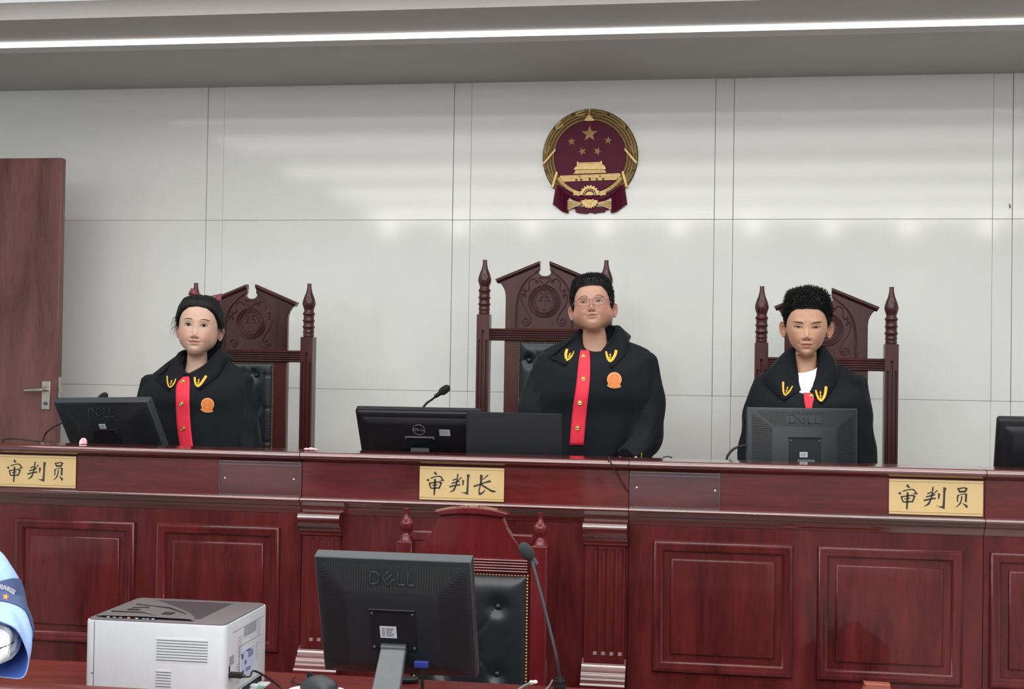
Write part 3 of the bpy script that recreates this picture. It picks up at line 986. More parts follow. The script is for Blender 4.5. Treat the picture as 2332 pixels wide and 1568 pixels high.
    # seat, front legs
    mb = MB(); mb.box(-.27, .27, -.46, .02, .40, .44); obj('seat_frame', mb, M['chair'], t, bev=.006)
    mb = MB(); rows = []
    for j in range(9):
        z = .44 + .06 * sin(min(1, j / 6) * pi / 2) if j < 7 else .44 + .06
        q = 1 - (j / 8) ** 3 * .5
        rows.append([(.25 * q * (1 if abs(cos(a)) > .7 else 1) * max(-1, min(1, 1.3 * cos(a))), -.22 + .22 * q * max(-1, min(1, 1.3 * sin(a))), z) for a in np.linspace(0, 2 * pi, 24, endpoint=False)])
    mb.loft(rows); obj('seat_cushion', mb, M['leather'], t)
    for s in (1, -1):
        mb = MB(); mb.lathe([(0, .018), (.05, .024), (.2, .022), (.36, .028), (.41, .028)], (s * .235, -.42, 0), 14); obj('front_leg', mb, M['chair'], t)
    mb = MB(); mb.box(-.24, .24, -.012, .012, .2, .24); obj('stretcher', mb, M['chair'], t, bev=.003)
    return t
judge_chair(-2.030, 1.647, 0, [(-.031, .058), (.031, .058), (-.031, .205), (.031, .205), (-.031, .352), (.031, .352)], 'tall carved dark wooden chair behind the girl with the maroon bow')
judge_chair(-.721, 1.754, .1, [(-.062, .083), (0, .083), (.062, .083), (-.062, .26), (.062, .26), (0, .44)], 'tall carved dark wooden chair behind the boy wearing glasses')
judge_chair(.457, 1.647, 0, [(-.05, .07), (.05, .07), (-.05, .24), (.05, .24)], 'tall carved dark wooden chair behind the boy in white undershirt')

# ================================================================ monitors (backs towards us)
def vented_monitor(C, yaw, tilt, w_, h, foot_z, label, sticker, neck_tilt=0.05, roll=0, cat='monitor'):
    foot_z += .001
    """C = world position of the top middle of the back rim"""
    bk = np.array([sin(yaw), -cos(yaw), 0])
    upv = cos(tilt) * np.array([0, 0, 1]) + sin(tilt) * bk
    ctr = np.array(C) - upv * h / 2
    loc = (ctr[0] - bk[0] * .06, ctr[1] - bk[1] * .06, foot_z)
    t = thing('monitor', label, cat, loc, yaw)
    zc = ctr[2] - foot_z
    T = Matrix.Translation((0, -.06, zc)) @ Matrix.Rotation(-tilt, 4, 'X').inverted() @ Matrix.Rotation(roll, 4, 'Y')
    # in panel space: x right, z up, back faces -y ; rim plane y=0
    def P():
        b = MB(); b.M = T; return b
    W2, H2 = w_ / 2, h / 2
    mb = P()
    def rect(a, b, y): return [(-a, y, -b), (a, y, -b), (a, y, b), (-a, y, b)]
    mb.loft([rect(W2 - .002, H2 - .002, .036), rect(W2, H2, .034), rect(W2, H2, .002), rect(W2 - .002, H2 - .002, 0), rect(W2 - .003, H2 - .003, 0)], caps=(True, True), sm=False)
    obj('bezel', mb, M['plastic2'], t, bev=.0015, seg=1)
    mb = P(); mb.box(-W2 + .016, W2 - .016, .0355, .0365, -H2 + .018, H2 - .016); obj('screen', mb, M['screen'], t)
    # back shell: hopped frustum with flat middle
    ix, izt, izb = W2 * .56, H2 * .50, -H2 * .72
    D = .030
    mb = P()
    a = rect(W2 - .003, H2 - .003, 0)
    b = [(-ix, -D, izb), (ix, -D, izb), (ix, -D, izt), (-ix, -D, izt)]
    mb.loft([a, b], caps=(False, True), sm=False)
    sh = obj('back_shell', mb, M['shell'], t, bev=.003)
    # vent slots: raised ribs across the slopes
    mb = P()
    n = int(w_ / .0068)
    for k in range(n):
        x = -W2 + .02 + (w_ - .04) * k / (n - 1)
        zlo = izt if abs(x) < ix else izt + (H2 - izt) * (abs(x) - ix) / (W2 - ix)
        zlo = zlo + .004; zhi = H2 - .012
        if zhi - zlo < .006: continue
        def yy(z): return -D * (H2 - .003 - z) / (H2 - .003 - izt)
        if abs(x) < .062 and abs(x) > .0: segs = [(zlo, zlo + .016), (zhi - .012, zhi)] if zlo < H2 * .6 else [(zlo, zhi)]
        else: segs = [(zlo, zhi)]
        for z0, z1 in segs:
            q = .0017
            mb.add([(x - q, yy(z0) - .0007, z0), (x + q, yy(z0) - .0007, z0), (x + q, yy(z1) - .0007, z1), (x - q, yy(z1) - .0007, z1)], [(0, 1, 2, 3)], 0, False)
    for s in (1, -1):
        m_ = int(h / .0072)
        for k in range(m_):
            z = -H2 + .03 + (h - .05) * k / (m_ - 1)
            lim = ix if izb < z < izt else (ix + (W2 - ix) * (z - izt) / (H2 - izt) if z >= izt else ix + (W2 - ix) * (izb - z) / (izb + H2))
            x0, x1 = lim + .006, W2 - .012
            if x1 - x0 < .006: continue
            def yx(x): return -D * (W2 - .003 - x) / (W2 - .003 - ix)
            q = .0014; sl = -.006
            vs = [(s * x0, yx(x0) - .0007, z - q), (s * x1, yx(x1) - .0007, z - q + sl), (s * x1, yx(x1) - .0007, z + q + sl), (s * x0, yx(x0) - .0007, z + q)]
            mb.add(vs, [(0, 1, 2, 3) if s > 0 else (3, 2, 1, 0)], 0, False)
    obj('vent_slots', mb, M['plastic3'], sh)
    # raised word mark in the vents
    mb = P()
    zz = izt + (H2 - izt) * .46; lh = .013
    def yy(z): return -D * (H2 - .003 - z) / (H2 - .003 - izt) - .003
    def stroke(p, q_, wd=.0045):
        p, q_ = np.array(p), np.array(q_); d = (q_ - p) / np.linalg.norm(q_ - p); nn = np.array([-d[1], d[0]]) * wd / 2
        pts = [p - nn - d * wd / 2, q_ - nn + d * wd / 2, q_ + nn + d * wd / 2, p + nn - d * wd / 2]
        fr_ = [(a_[0], yy(a_[1]), a_[1]) for a_ in pts]; bk_ = [(a_[0], yy(a_[1]) + .003, a_[1]) for a_ in pts]
        mb.loft([bk_[::-1], fr_[::-1]], sm=False)
    dx = -.050
    D_ = [(0, -1), (0, 1), (.014, .95), (.021, .35), (.021, -.35), (.014, -.95)]
    for k in range(6):
        a_, b_ = D_[k], D_[(k + 1) % 6]
        stroke((dx + a_[0], zz + a_[1] * lh), (dx + b_[0], zz + b_[1] * lh))
    ca, sa = cos(.7), sin(.7)
    def rot(x, z): return (-.008 + x * ca - z * sa, zz + x * sa + z * ca)
    for zq in (-1, 0, 1): stroke(rot(-.009, zq * .0105), rot(.010, zq * .0105), .0042)
    stroke(rot(-.009, -.0105), rot(-.009, .0105), .0042)
    for ox in (.016, .040):
        stroke((ox, zz - lh), (ox, zz + lh)); stroke((ox, zz - lh), (ox + .015, zz - lh))
    obj('raised_lettering', mb, M['shell'], sh, bev=.0008, seg=1)
    # mounting plate with a lip on top and four screws
    pz = -H2 * .10; ph = H2 * .70 / 2; pw = w_ * .145
    mb = P()
    mb.loft([rect(pw, ph, -D + .001), rect(pw, ph, -D - .003), rect(pw - .002, ph - .002, -D - .0035)], sm=False)
    b0 = mb.v[:]
    mb = P()
    mb.box(-pw, pw, -D - .003, -D + .001, pz - ph, pz + ph)
    mb.box(-pw - .002, pw + .002, -D - .0075, -D, pz + ph - .002, pz + ph + .003)
    mp_ = obj('mount_plate', mb, M['plastic'], t, bev=.0015, seg=2)
    for sx in (1, -1):
        for sz in (1, -1):
            mb = P(); mb.lathe([(-D - .005, .0006), (-D - .0048, .003), (-D - .002, .0035)], (sx * (pw - .006), 0, pz + sz * (ph - .009)), 10, ax='y')
            obj('screw', mb, M['grey'], mp_)
    if sticker:
        sx, sz, sw, sh_ = sticker
        mb = P(); mb.box(sx - sw, sx + sw, -D - .0040, -D - .001, sz - sh_, sz + sh_)
        for k in range(5):
            mb.box(sx - sw * .75, sx - sw * .4, -D - .00425, -D - .003, sz + sh_ * (.55 - .3 * k), sz + sh_ * (.66 - .3 * k), 1)
            mb.box(sx - sw * .25, sx + sw * (.7 - .15 * (k % 3)), -D - .00425, -D - .003, sz + sh_ * (.55 - .3 * k), sz + sh_ * (.66 - .3 * k), 1)
        obj('paper_label', mb, [M['sticker'], M['ink']], t)
    # stand: hinge block, sloping neck, base
    hz = zc + (pz - ph) * cos(tilt); hy = -.06 + (-D - .012) * cos(tilt) - (pz - ph) * -1 * 0
    hp = T @ Vector((0, -D - .008, pz - ph + .010))
    mb = MB(); mb.tube([(-.030, hp.y, hp.z), (.030, hp.y, hp.z)], .011, 14); obj('hinge', mb, M['plastic2'], t)
    mb = MB()
    f = (hp.y, hp.z)
    by = f[0] - neck_tilt * .6
    bd = .085 if neck_tilt > .18 else .05
    for z0, z1 in ((0, 1),):
        r0 = [(-.036, by - .014, .012), (.036, by - .014, .012), (.036, by + .010, .012), (-.036, by + .010, .012)]
        r1 = [(-.030, f[0] - .012, f[1]), (.030, f[0] - .012, f[1]), (.030, f[0] + .010, f[1]), (-.030, f[0] + .010, f[1])]
        mb.loft([r0, r1], sm=False)
    obj('stand_neck', mb, M['grey'], t, bev=.003)
    mb = MB()
    mb.loft([[(.11 * cos(a), by + .02 + bd * sin(a), z) for a in np.linspace(0, 2 * pi, 36, endpoint=False)] for z in (0, .010)] + [[(.105 * cos(a), by + .02 + (bd - .005) * sin(a), .014) for a in np.linspace(0, 2 * pi, 36, endpoint=False)]])
    obj('stand_base', mb, M['plastic'], t, sharp=30)
    return t
vented_monitor((-2.256, 4.62, 1.437), -.146, .547, .41, .272, 1.19, 'black monitor tilted back in front of the girl', (.0, .049, .0135, .0095), roll=-.035)
vented_monitor((.303, 4.62, 1.466), .177, -.023, .376, .268, 1.19, 'upright black monitor in front of the boy in white undershirt', (-.005, -.024, .0135, .009))
vented_monitor((-.738, 3.004, 1.142), 0, .350, .376, .31, .76, 'black monitor on the front desk, back towards us', (-.012, -.020, .020, .0155), neck_tilt=.20)

def wide_monitor(C, yaw, tilt, w_, h, foot_z, label, light_bar=False):
    foot_z += .001
    bk = np.array([sin(yaw), -cos(yaw), 0])
    upv = cos(tilt) * np.array([0, 0, 1]) + sin(tilt) * bk
    ctr = np.array(C) - upv * h / 2
    loc = (ctr[0] - bk[0] * .05, ctr[1] - bk[1] * .05, foot_z)
    t = thing('monitor', label, 'monitor', loc, yaw)
    zc = ctr[2] - foot_z
    T = Matrix.Translation((0, -.05, zc)) @ Matrix.Rotation(tilt, 4, 'X')
    def P():
        b = MB(); b.M = T; return b
    W2, H2 = w_ / 2, h / 2
    def rr(a, b, y, r=.010):
        pts = []
        for cx_, cz_, a0 in ((a - r, -b + r, -90), (a - r, b - r, 0), (-a + r, b - r, 90), (-a + r, -b + r, 180)):
            for k in range(5):
                q = radians(a0 + 22.5 * k); pts.append((cx_ + r * cos(q), y, cz_ + r * sin(q)))
        return pts
    mb = P(); mb.loft([rr(W2 - .002, H2 - .002, .022), rr(W2, H2, .020), rr(W2, H2, .002), rr(W2 - .003, H2 - .003, 0)], sm=True); obj('bezel', mb, M['plastic'], t, sharp=30)
    mb = P(); mb.box(-W2 + .014, W2 - .014, .0215, .0225, -H2 + .02, H2 - .014); obj('screen', mb, M['screen'], t)
    mb = P(); mb.loft([rr(W2 - .003, H2 - .003, .001), rr(W2 - .006, H2 - .008, -.006), rr(W2 - .018, H2 - .018, -.010)], caps=(True, True)); sh = obj('back_shell', mb, M['plastic'], t, sharp=28)
    mb = P(); mb.loft([rr(W2 - .022, H2 - .026, -.0095), rr(W2 - .026, H2 - .030, -.0135), rr(W2 - .05, H2 - .05, -.022)], caps=(False, True)); obj('rear_cover', mb, M['plastic'], t, sharp=28)
    # round mark
    mb = P(); lz = H2 - .078 * h / .29
    rings = [[(R * cos(a), y, lz + R * sin(a)) for a in np.linspace(0, 2 * pi, 40, endpoint=False)] for R, y in ((.0232, -.0215), (.0232, -.0232), (.0212, -.0232), (.0212, -.0215))]
    mb.loft(rings, caps=(False, False), sm=False); lo = obj('round_logo', mb, M['silver'], t)
    mb = text_mb('D   LL', .0165, (0, -.0224, lz), .0003); mb.M = None
    m2 = P(); m2.add(mb.v, mb.f, 0, False)
    tb = text_mb('E', .0165, (0, 0, 0), .0003)
    for q_ in range(len(tb.v)):
        x, y_, z = tb.v[q_]; tb.v[q_] = (x * cos(.6) - z * sin(.6) - .0035, y_ - .0224, x * sin(.6) + z * cos(.6) + lz)
    m2.add(tb.v, tb.f, 0, False)
    obj('logo_letters', m2, M['silver'], lo)
    mb = P(); pz = lz - .030
    mb.box(-.052, .052, -.0285, -.021, pz - .004, pz); mb.box(-.055, -.048, -.027, -.021, pz - .012, pz - .002); mb.box(.048, .055, -.027, -.021, pz - .012, pz - .002)
    obj('mount_lip', mb, M['grey'], t, bev=.001, seg=1)
    mb = P(); sx, sz = .094, lz - .011
    mb.box(sx - .0195, sx + .0195, -.0232, -.021, sz - .0135, sz + .0135)
    for k in range(6):
        mb.box(sx - .016, sx - .009, -.0234, -.022, sz + .0085 - .0035 * k, sz + .0098 - .0035 * k, 1)
        mb.box(sx - .006, sx + .008 + .002 * (k % 3), -.0234, -.022, sz + .0085 - .0035 * k, sz + .0092 - .0035 * k, 1)
    if not light_bar: obj('paper_label', mb, [M['sticker'], M['ink']], t)
    hp = T @ Vector((0, -.02, -.02))
    mb = MB(); mb.loft([[(-.04, hp.y - .06, .01), (.04, hp.y - .06, .01), (.04, hp.y - .035, .01), (-.04, hp.y - .035, .01)], [(-.035, hp.y - .02, hp.z), (.035, hp.y - .02, hp.z), (.035, hp.y + .005, hp.z), (-.035, hp.y + .005, hp.z)]], sm=False)
    obj('stand_neck', mb, M['plastic'], t, bev=.003)
    if light_bar:
        mb = P(); mb.box(.0, .19, -.030, -.020, -.135, -.118); mb.box(.06, .19, -.028, -.020, -.117, -.106); obj('port_strip', mb, M['pale'], t, bev=.001, seg=1)
    mb = MB(); mb.box(-.12, .12, hp.y - .10, hp.y + .09, 0, .010); obj('stand_base', mb, M['plastic'], t, bev=.003)
    return t
wide_monitor((-1.047, 4.62, 1.431), .022, .60, .462, .262, 1.19, 'wide black monitor with round logo on the middle bench')
wide_monitor((1.175, 4.62, 1.446), -.03, .30, .462, .235, 1.19, 'wide black monitor cut by the right edge of the photo', True)

# ---------------------------------------------------------------- laptop beside the wide monitor
a, b = at(1066, 946, 4.56), at(1276, 949, 4.56)
cx = (a[0] + b[0]) / 2; wL = (b[0] - a[0]) / 2 + .008
zb = 1.191
t = thing('laptop', 'open dark laptop with plain lid, right of the round logo monitor', 'laptop', (cx, 4.60, zb), 0)
mb = MB(); mb.box(-wL, wL, -.02, .15, 0, .014); obj('keyboard_base', mb, M['plastic2'], t, bev=.003)
lh = .2285; tl = .10
def rr2(a_, z0_, z1_, y, r=.012):
    pts = []
    for cx_, cz_, a0 in ((a_ - r, z0_ + r, -90), (a_ - r, z1_ - r, 0), (-a_ + r, z1_ - r, 90), (-a_ + r, z0_ + r, 180)):
        for k in range(5):
            q = radians(a0 + 22.5 * k); pts.append((cx_ + r * cos(q), y, cz_ + r * sin(q)))
    return pts
mb = MB(); mb.M = Matrix.Translation((0, -.02, .012)) @ Matrix.Rotation(tl, 4, 'X')
mb.loft([rr2(wL - .001, .0, lh, .008), rr2(wL, 0, lh + .001, .006), rr2(wL, 0, lh + .001, .001), rr2(wL - .0015, .001, lh - .001, 0)])
obj('lid', mb, M['lid'], t, sharp=25)
mb = MB(); mb.M = Matrix.Translation((0, -.02, .012)) @ Matrix.Rotation(tl, 4, 'X'); mb.box(-wL + .01, wL - .01, .0078, .0085, .012, lh - .01); obj('screen', mb, M['screen'], t)

# ---------------------------------------------------------------- microphones on the bench
def gooseneck(pts, head_dir, base, label, group, col='plastic', fr=.0155, fl=.022, r=.0042, foam='foam', base_r=.018):
    t = thing('gooseneck_microphone', label, 'microphone', base, 0, None)
    L_ = lambda p: (p[0] - base[0], p[1] - base[1], p[2] - base[2])
    P_ = crom(pts, np.linspace(0, len(pts) - 1, 8 * len(pts)))
    mb = MB(); mb.tube([L_(p) for p in P_], r, 10); obj('gooseneck', mb, M[col], t)
    mb = MB()
    if base_r: mb.lathe([(0, base_r), (.012, base_r * .95), (.018, base_r * .6), (.035, .011), (.05, .010)], L_(pts[0]), 20); obj('base', mb, M['plastic2'], t, sharp=35)
    e = Vector(pts[-1]); d = Vector(head_dir).normalized()
    R_ = d.to_track_quat('Z', 'Y').to_matrix().to_4x4()
    mb = MB(); mb.M = Matrix.Translation(Vector(L_(e))) @ R_
    mb.lathe([(-.026, r * 1.2), (-.024, .0075), (-.004, .0085), (.004, .0085)], (0, 0, 0), 14); obj('capsule', mb, M[col], t, sharp=35)
    mb = MB(); mb.M = Matrix.Translation(Vector(L_(e))) @ R_
    mb.lathe([(-.002, .009), (.0, fr * .75), (fl * .4, fr * .98), (fl, fr), (fl * 1.5, fr * .88), (fl * 1.85, fr * .55), (fl * 2, .001)], (0, 0, 0), 20); obj('foam_windscreen', mb, M[foam], t)
    return t
h0, s0, s1 = at(1003, 894, 4.83), at(985, 908, 4.83), at(963, 929, 4.83)
gooseneck([(s1[0] - .05, 4.822, 1.193), (s1[0] - .035, 4.825, 1.33), tuple(s1), tuple(s0), tuple(h0)], (h0 - s0) + np.array([.003, 0, .0]), (s1[0] - .05, 4.822, 1.191), 'black gooseneck microphone behind the round logo monitor', None)
h0 = at(226, 912, 4.847)
gooseneck([(h0[0] - .05, 4.845, 1.193), (h0[0] - .055, 4.845, 1.32), (h0[0] - .03, 4.846, 1.42), tuple(h0)], (.6, 0, .55), (h0[0] - .05, 4.845, 1.191), 'black microphone with only its foam tip above the left tilted monitor', None)

def cable(pxpts, Y, r, label, matn='cable', floor_z=None, pre=(), post=(), name='cable'):
    pts = list(pre) + [tuple(at(x, y, yy)) for (x, y), yy in zip(pxpts, Y if hasattr(Y, '__len__') else [Y] * len(pxpts))] + list(post)
    P_ = crom(pts, np.linspace(0, len(pts) - 1, 8 * len(pts)))
    org = P_[0]
    mb = MB(org); mb.tube(P_, r, 8)
    o = obj(name, mb, M[matn], None, loc=tuple(org))
    tag(o, label, 'cable')
    return o
zt = 1.1955
e0 = at(98, 1012, 4.70)
cable([(142, 962), (122, 972), (105, 985), (99, 998), (97, 1012)], [4.66, 4.68, 4.70, 4.70, 4.70], .0035, 'black cable hanging from the left tilted monitor to the bench', post=[(e0[0], 4.70, zt)])
c0 = at(6, 1008, 4.55); c1 = at(135, 1013, 4.56)
cable([(6, 1007), (11, 1000), (24, 998), (60, 1001), (100, 1006), (132, 1012)], [4.55] * 6, .0032, 'brown cable arching low over the bench top at the left edge', pre=[(c0[0], 4.55, zt)], post=[(c1[0] + .02, 4.57, zt)], matn='cable_brown')
g0 = at(1652, 1052, 4.66)
cable([(1706, 1015), (1690, 1015), (1672, 1021), (1660, 1033), (1655, 1046)], 4.66, .0042, 'black cable curving down from the left side of upright monitor', post=[(g0[0], 4.66, zt)])
g0, g1 = at(1509, 1048, 4.6), at(1530, 1048, 4.6)
cable([(1510, 1046), (1515, 1040), (1521, 1038.5), (1527, 1041), (1530, 1046)], 4.60, .0020, 'small black cable loop on bench right of the boy with glasses', pre=[(g0[0], 4.6, zt)], post=[(g1[0], 4.6, zt)])
g1 = at(1431, 1123, YB - .006)
cable([(1388, 1045), (1400, 1072), (1418, 1103), (1431, 1121)], [YB - .038, YB - .026, YB - .016, YB - .010], .0020, 'thin dark cord hanging over the middle bench front by the seam', matn='cable', pre=[(at(1386, 1038, YB + .06)[0], YB + .06, BT + .004), (at(1386, 1040, YB)[0], YB - .012, BT + .005)])

# small things on the bench ledge
p = at(190, 1001, YB + .08)
t = thing('pink_lump', 'small pink and white lump standing before the left tilted monitor', 'pink_lump', (p[0], YB + .08, BT + .0005))  # small block standing for a pinkish-white spot of unknown kind
mb = MB(); mb.loft([[(-.013, -.008, 0), (.013, -.008, 0), (.013, .008, 0), (-.013, .008, 0)], [(-.011, -.007, .014), (.011, -.007, .014), (.011, .007, .014), (-.011, .007, .014)], [(-.006, -.005, .022), (.006, -.005, .022), (.006, .005, .022), (-.006, .005, .022)]], sm=False); obj('lump_body', mb, M['pinkwhite'], t, bev=.003)
mb = MB(); mb.loft([[(-.0135, -.0085, -.0), (-.004, -.0085, -.0), (-.004, .0085, -.0), (-.0135, .0085, -.0)], [(-.0115, -.0075, .0135), (-.002, -.0075, .0135), (-.002, .0075, .0135), (-.0115, .0075, .0135)]], sm=False); obj('white_band', mb, M['white'], t, bev=.002)
p = at(708, 1026, YB + .05)
t = tag(obj('tissue', (lambda b: (b.ball((-.016, 0, .004), .010, .008, .0045, 10, 6), b.ball((0, .002, .005), .012, .008, .0055, 10, 6), b.ball((.016, 0, .004), .009, .007, .004, 10, 6), b)[-1])(MB()), M['pinkwhite'], loc=(p[0], YB + .05, BT + .001)), 'tiny pale crumpled tissue on the bench top by the left seam', 'tissue')

# ================================================================ front desk and what stands on it
DZ = .76
t = thing('clerk_desk', 'glossy red brown front desk along the bottom of the photo', 'desk', (-1.0, 3.05, 0))
og = (-1.0, 3.05, 0)
mb = MB(og); mb.box(-2.7, .35, 2.72, 3.442, .728, DZ); obj('desk_top', mb, M['desk'], t, bev=.004)
mb = MB(og); mb.box(-2.7, .35, 2.675, 2.719, .0, .866); obj('front_screen', mb, M['desk'], t)
mb = MB(og); pr = [(2.73, .866), (2.664, .866), (2.660, .870), (2.660, .879), (2.666, .8825), (2.73, .8825)]; mb.prism_x(pr, -2.7, .35); obj('front_cap', mb, M['desk'], t, bev=.002)
for x in (-2.7, .31):
    mb = MB(og); mb.box(x, x + .04, 2.72, 3.40, 0, .728); obj('side_panel', mb, M['desk'], t)
mb = MB(og); mb.box(-2.66, .31, 3.02, 3.04, .25, .728); obj('modesty_panel', mb, M['desk'], t)

# printer
px0, px1, py0, py1, pz1 = -1.509, -1.150, 3.030, 3.332, .962
DZ += .001
og = ((px0 + px1) / 2, (py0 + py1) / 2, DZ)
t = thing('laser_printer', 'white laser printer with taupe top on the front desk', 'printer', og)
def rrect(x0, x1, y0, y1, z, r, n=5):
    pts = []
    for cx_, cy_, a0 in ((x1 - r, y0 + r, -90), (x1 - r, y1 - r, 0), (x0 + r, y1 - r, 90), (x0 + r, y0 + r, 180)):
        for k in range(n):
            q = radians(a0 + 90 / (n - 1) * k); pts.append((cx_ + r * cos(q), cy_ + r * sin(q), z))
    return pts
mb = MB(og); mb.loft([rrect(px0, px1, py0, py1, DZ + .006, .018), rrect(px0, px1, py0, py1, pz1 - .004, .018), rrect(px0 + .001, px1 - .001, py0 + .001, py1 - .001, pz1, .018)]); bd = obj('body', mb, M['printer'], t, sharp=35)
mb = MB(og)
# top cover with a dished output tray
tx0, tx1, ty0, ty1 = px0 + .004, px1 - .004, py0 + .005, py1 - .005
mb.loft([rrect(tx0, tx1, ty0, ty1, pz1 - .002, .016), rrect(tx0, tx1, ty0, ty1, pz1 + .003, .016), rrect(tx0 + .002, tx1 - .002, ty0 + .002, ty1 - .002, pz1 + .004, .016)])
cv = obj('top_cover', mb, M['printer_top'], t, sharp=35)
mb = MB(og)
# tray: dark wedge with curved lip, drawn as a shallow pocket rim standing on the cover
ux0, ux1, uy0, uy1 = px0 + .035, px1 - .085, py0 + .050, py1 - .035
zt_ = pz1 + .0045
mb.add([(ux0, uy0, zt_), (ux1, uy0, zt_), (ux1, uy1, zt_), (ux0, uy1, zt_)], [(0, 1, 2, 3)], 0, False)
obj('output_tray', mb, M['printer_dark'], cv)
mb = MB(og)
rows = []
for i in range(15):
    f = i / 14
    yy_ = uy0 - .03 + (uy1 - uy0 + .022) * f
    arc = .12 * sin(f * pi * .5)
    xx = ux1 - .015 - .20 * f ** 1.5
    rows.append([(ux0 - .015, yy_, zt_ + .001), (ux0 - .015, yy_, zt_ + .004), ((ux0 + xx) / 2, yy_, zt_ + .006), (xx, yy_, zt_ + .0045), (xx + .012, yy_, zt_ + .0005)])
mb.grid(rows); obj('paper_slope', mb, M['printer_top'], cv, sharp=40)
mb = MB(og)
for (xa_, ya_), (xb_, yb_) in (((ux0 + .0, uy0 + .02), (ux0 + .13, uy0 - .012)), ((ux0 + .02, uy0 + .12), (ux0 + .19, uy0 + .03)), ((ux0 + .03, uy0 + .075), (ux0 + .07, uy0 + .070))):
    mb.tube([(xa_, ya_, zt_ + .006), ((xa_ + xb_) / 2 + .02, (ya_ + yb_) / 2 + .012, zt_ + .0068), (xb_, yb_, zt_ + .005)], .0014, 6)
mb.box(ux0 + .135, ux0 + .160, uy0 + .01, uy0 + .035, zt_ + .003, zt_ + .0072)
mb.box(ux0 + .03, ux0 + .06, uy0 + .045, uy0 + .055, zt_ + .003, zt_ + .0072)
obj('tray_groove', mb, M['plastic3'], cv)
mb = MB(og); mb.box(px0 + .040, px0 + .175, py0 + .012, py0 + .030, pz1 + .003, pz1 + .0052); kp = obj('control_strip', mb, M['printer_dark'], cv)
for k, (dx_, mt_) in enumerate(((.050, 'printer'), (.066, 'pale'), (.082, 'pale'), (.103, 'orange'), (.124, 'printer'), (.142, 'pale'), (.152, 'pale'), (.166, 'printer'))):
    mb = MB(og); mb.lathe([(pz1 + .0050, .0042), (pz1 + .0062, .0040), (pz1 + .0064, .0005)], (px0 + dx_, py0 + .021, 0), 12); obj('key', mb, M[mt_], kp)
# louvres on the long side facing us
mb = MB(og)
def lou(xa_, xb_, z1_, n, st):
    for k in range(n):
        z = z1_ - st * k
        mb.add([(xa_, py0 - .0004, z), (xb_, py0 - .0004, z), (xb_, py0 - .0004, z + .0016), (xa_, py0 - .0004, z + .0016)], [(0, 1, 2, 3)], 0, False)
        mb.box(xa_, xb_, py0 - .0022, py0 + .001, z + .0018, z + .0052, 1)
a = at(357, 1456, py0); b = at(473, 1462, py0)
lou(a[0], b[0], a[2] - .001, 8, .0068)
a2 = at(355, 1529, py0); b2 = at(389, 1531, py0)
lou(a2[0], b2[0], a2[2] - .001, 6, .0068)
obj('side_louvres', mb, [M['grey'], M['printer']], bd)
xs_ = at(214, 1480, py0)[0]; zs_ = at(200, 1531, py0)[2]
mb = MB(og)
mb.box(xs_ - .0007, xs_ + .0007, py0 - .0006, py0 + .002, DZ + .008, pz1 - .002)
mb.box(px0 + .017, xs_, py0 - .0006, py0 + .002, zs_ - .0008, zs_ + .0008)
obj('panel_seam', mb, M['grey'], bd)
# rear face details (right side in view): handle recess, vents, rating label, socket, open rear slot
xr = px1
def rf(mbx, y0_, y1_, z0_, z1_, th=.0008, mi=0):
    mbx.box(xr - .001, xr + th, py0 + y0_, py0 + y1_, DZ + z0_, DZ + z1_, mi)
mb = MB(og); rf(mb, .125, .215, .150, .176); hd = obj('handle_recess', mb, M['pale'], bd, bev=.0005, seg=1)
mb = MB(og); rf(mb, .05, .275, .176, .1768, .0005); rf(mb, .05, .27, .030, .0312, .0005); rf(mb, .095, .255, .132, .1326, .0005); rf(mb, .095, .0975, .055, .132, .0005); obj('rear_seam', mb, M['grey'], bd)
mb = MB(og)
for k in range(8):
    rf(mb, .085, .115, .110 + .0065 * k, .1115 + .0065 * k, .0006); rf(mb, .222, .248, .137 + .0055 * k, .1383 + .0055 * k, .0006)
    rf(mb, .078, .100, .046 + .0065 * k, .0475 + .0065 * k, .0006); rf(mb, .212, .235, .075 + .006 * k, .0763 + .006 * k, .0006)
obj('rear_vents', mb, M['pale'], bd)
mb = MB(og); rf(mb, .112, .200, .052, .118, .0008)
for k, (y_, z_, a_, b_) in enumerate(((.16, .11, .03, .004), (.165, .092, .008, .018), (.178, .092, .006, .018), (.188, .094, .006, .014), (.14, .080, .012, .010), (.118, .098, .012, .012), (.16, .066, .034, .003), (.16, .061, .034, .003), (.122, .062, .016, .006))):
    rf(mb, y_ - a_ / 2, y_ + a_ / 2, z_, z_ + b_, .0011, 1)
obj('rating_label', mb, [M['sticker2'], M['ink2']], bd)
mb = MB(og); rf(mb, .028, .060, .100, .122, .0006); rf(mb, .026, .034, .085, .1, .0008, 1); obj('socket', mb, [M['pale'], M['plastic3']], bd)
mb = MB(og); rf(mb, .12, .262, .0, .026, .0010); sl = obj('rear_slot', mb, M['plastic3'], bd)
mb = MB(og)
mb.box(xr, xr + .030, py0 + .10, py0 + .250, DZ + .006, DZ + .012); mb.box(xr, xr + .020, py0 + .175, py0 + .195, DZ + .012, DZ + .020)
obj('rear_tray', mb, M['printer'], t, bev=.002)
mb = MB(og); mb.box(xr + .018, xr + .031, py0 + .16, py0 + .20, DZ + .0121, DZ + .0135); obj('green_tab', mb, M['green'], t)
for sx in (px0 + .04, px1 - .04):
    for sy in (py0 + .04, py1 - .04):
        mb = MB(og); mb.lathe([(DZ, .012), (DZ + .007, .012)], (sx, sy, 0), 12); obj('foot', mb, M['plastic'], t)
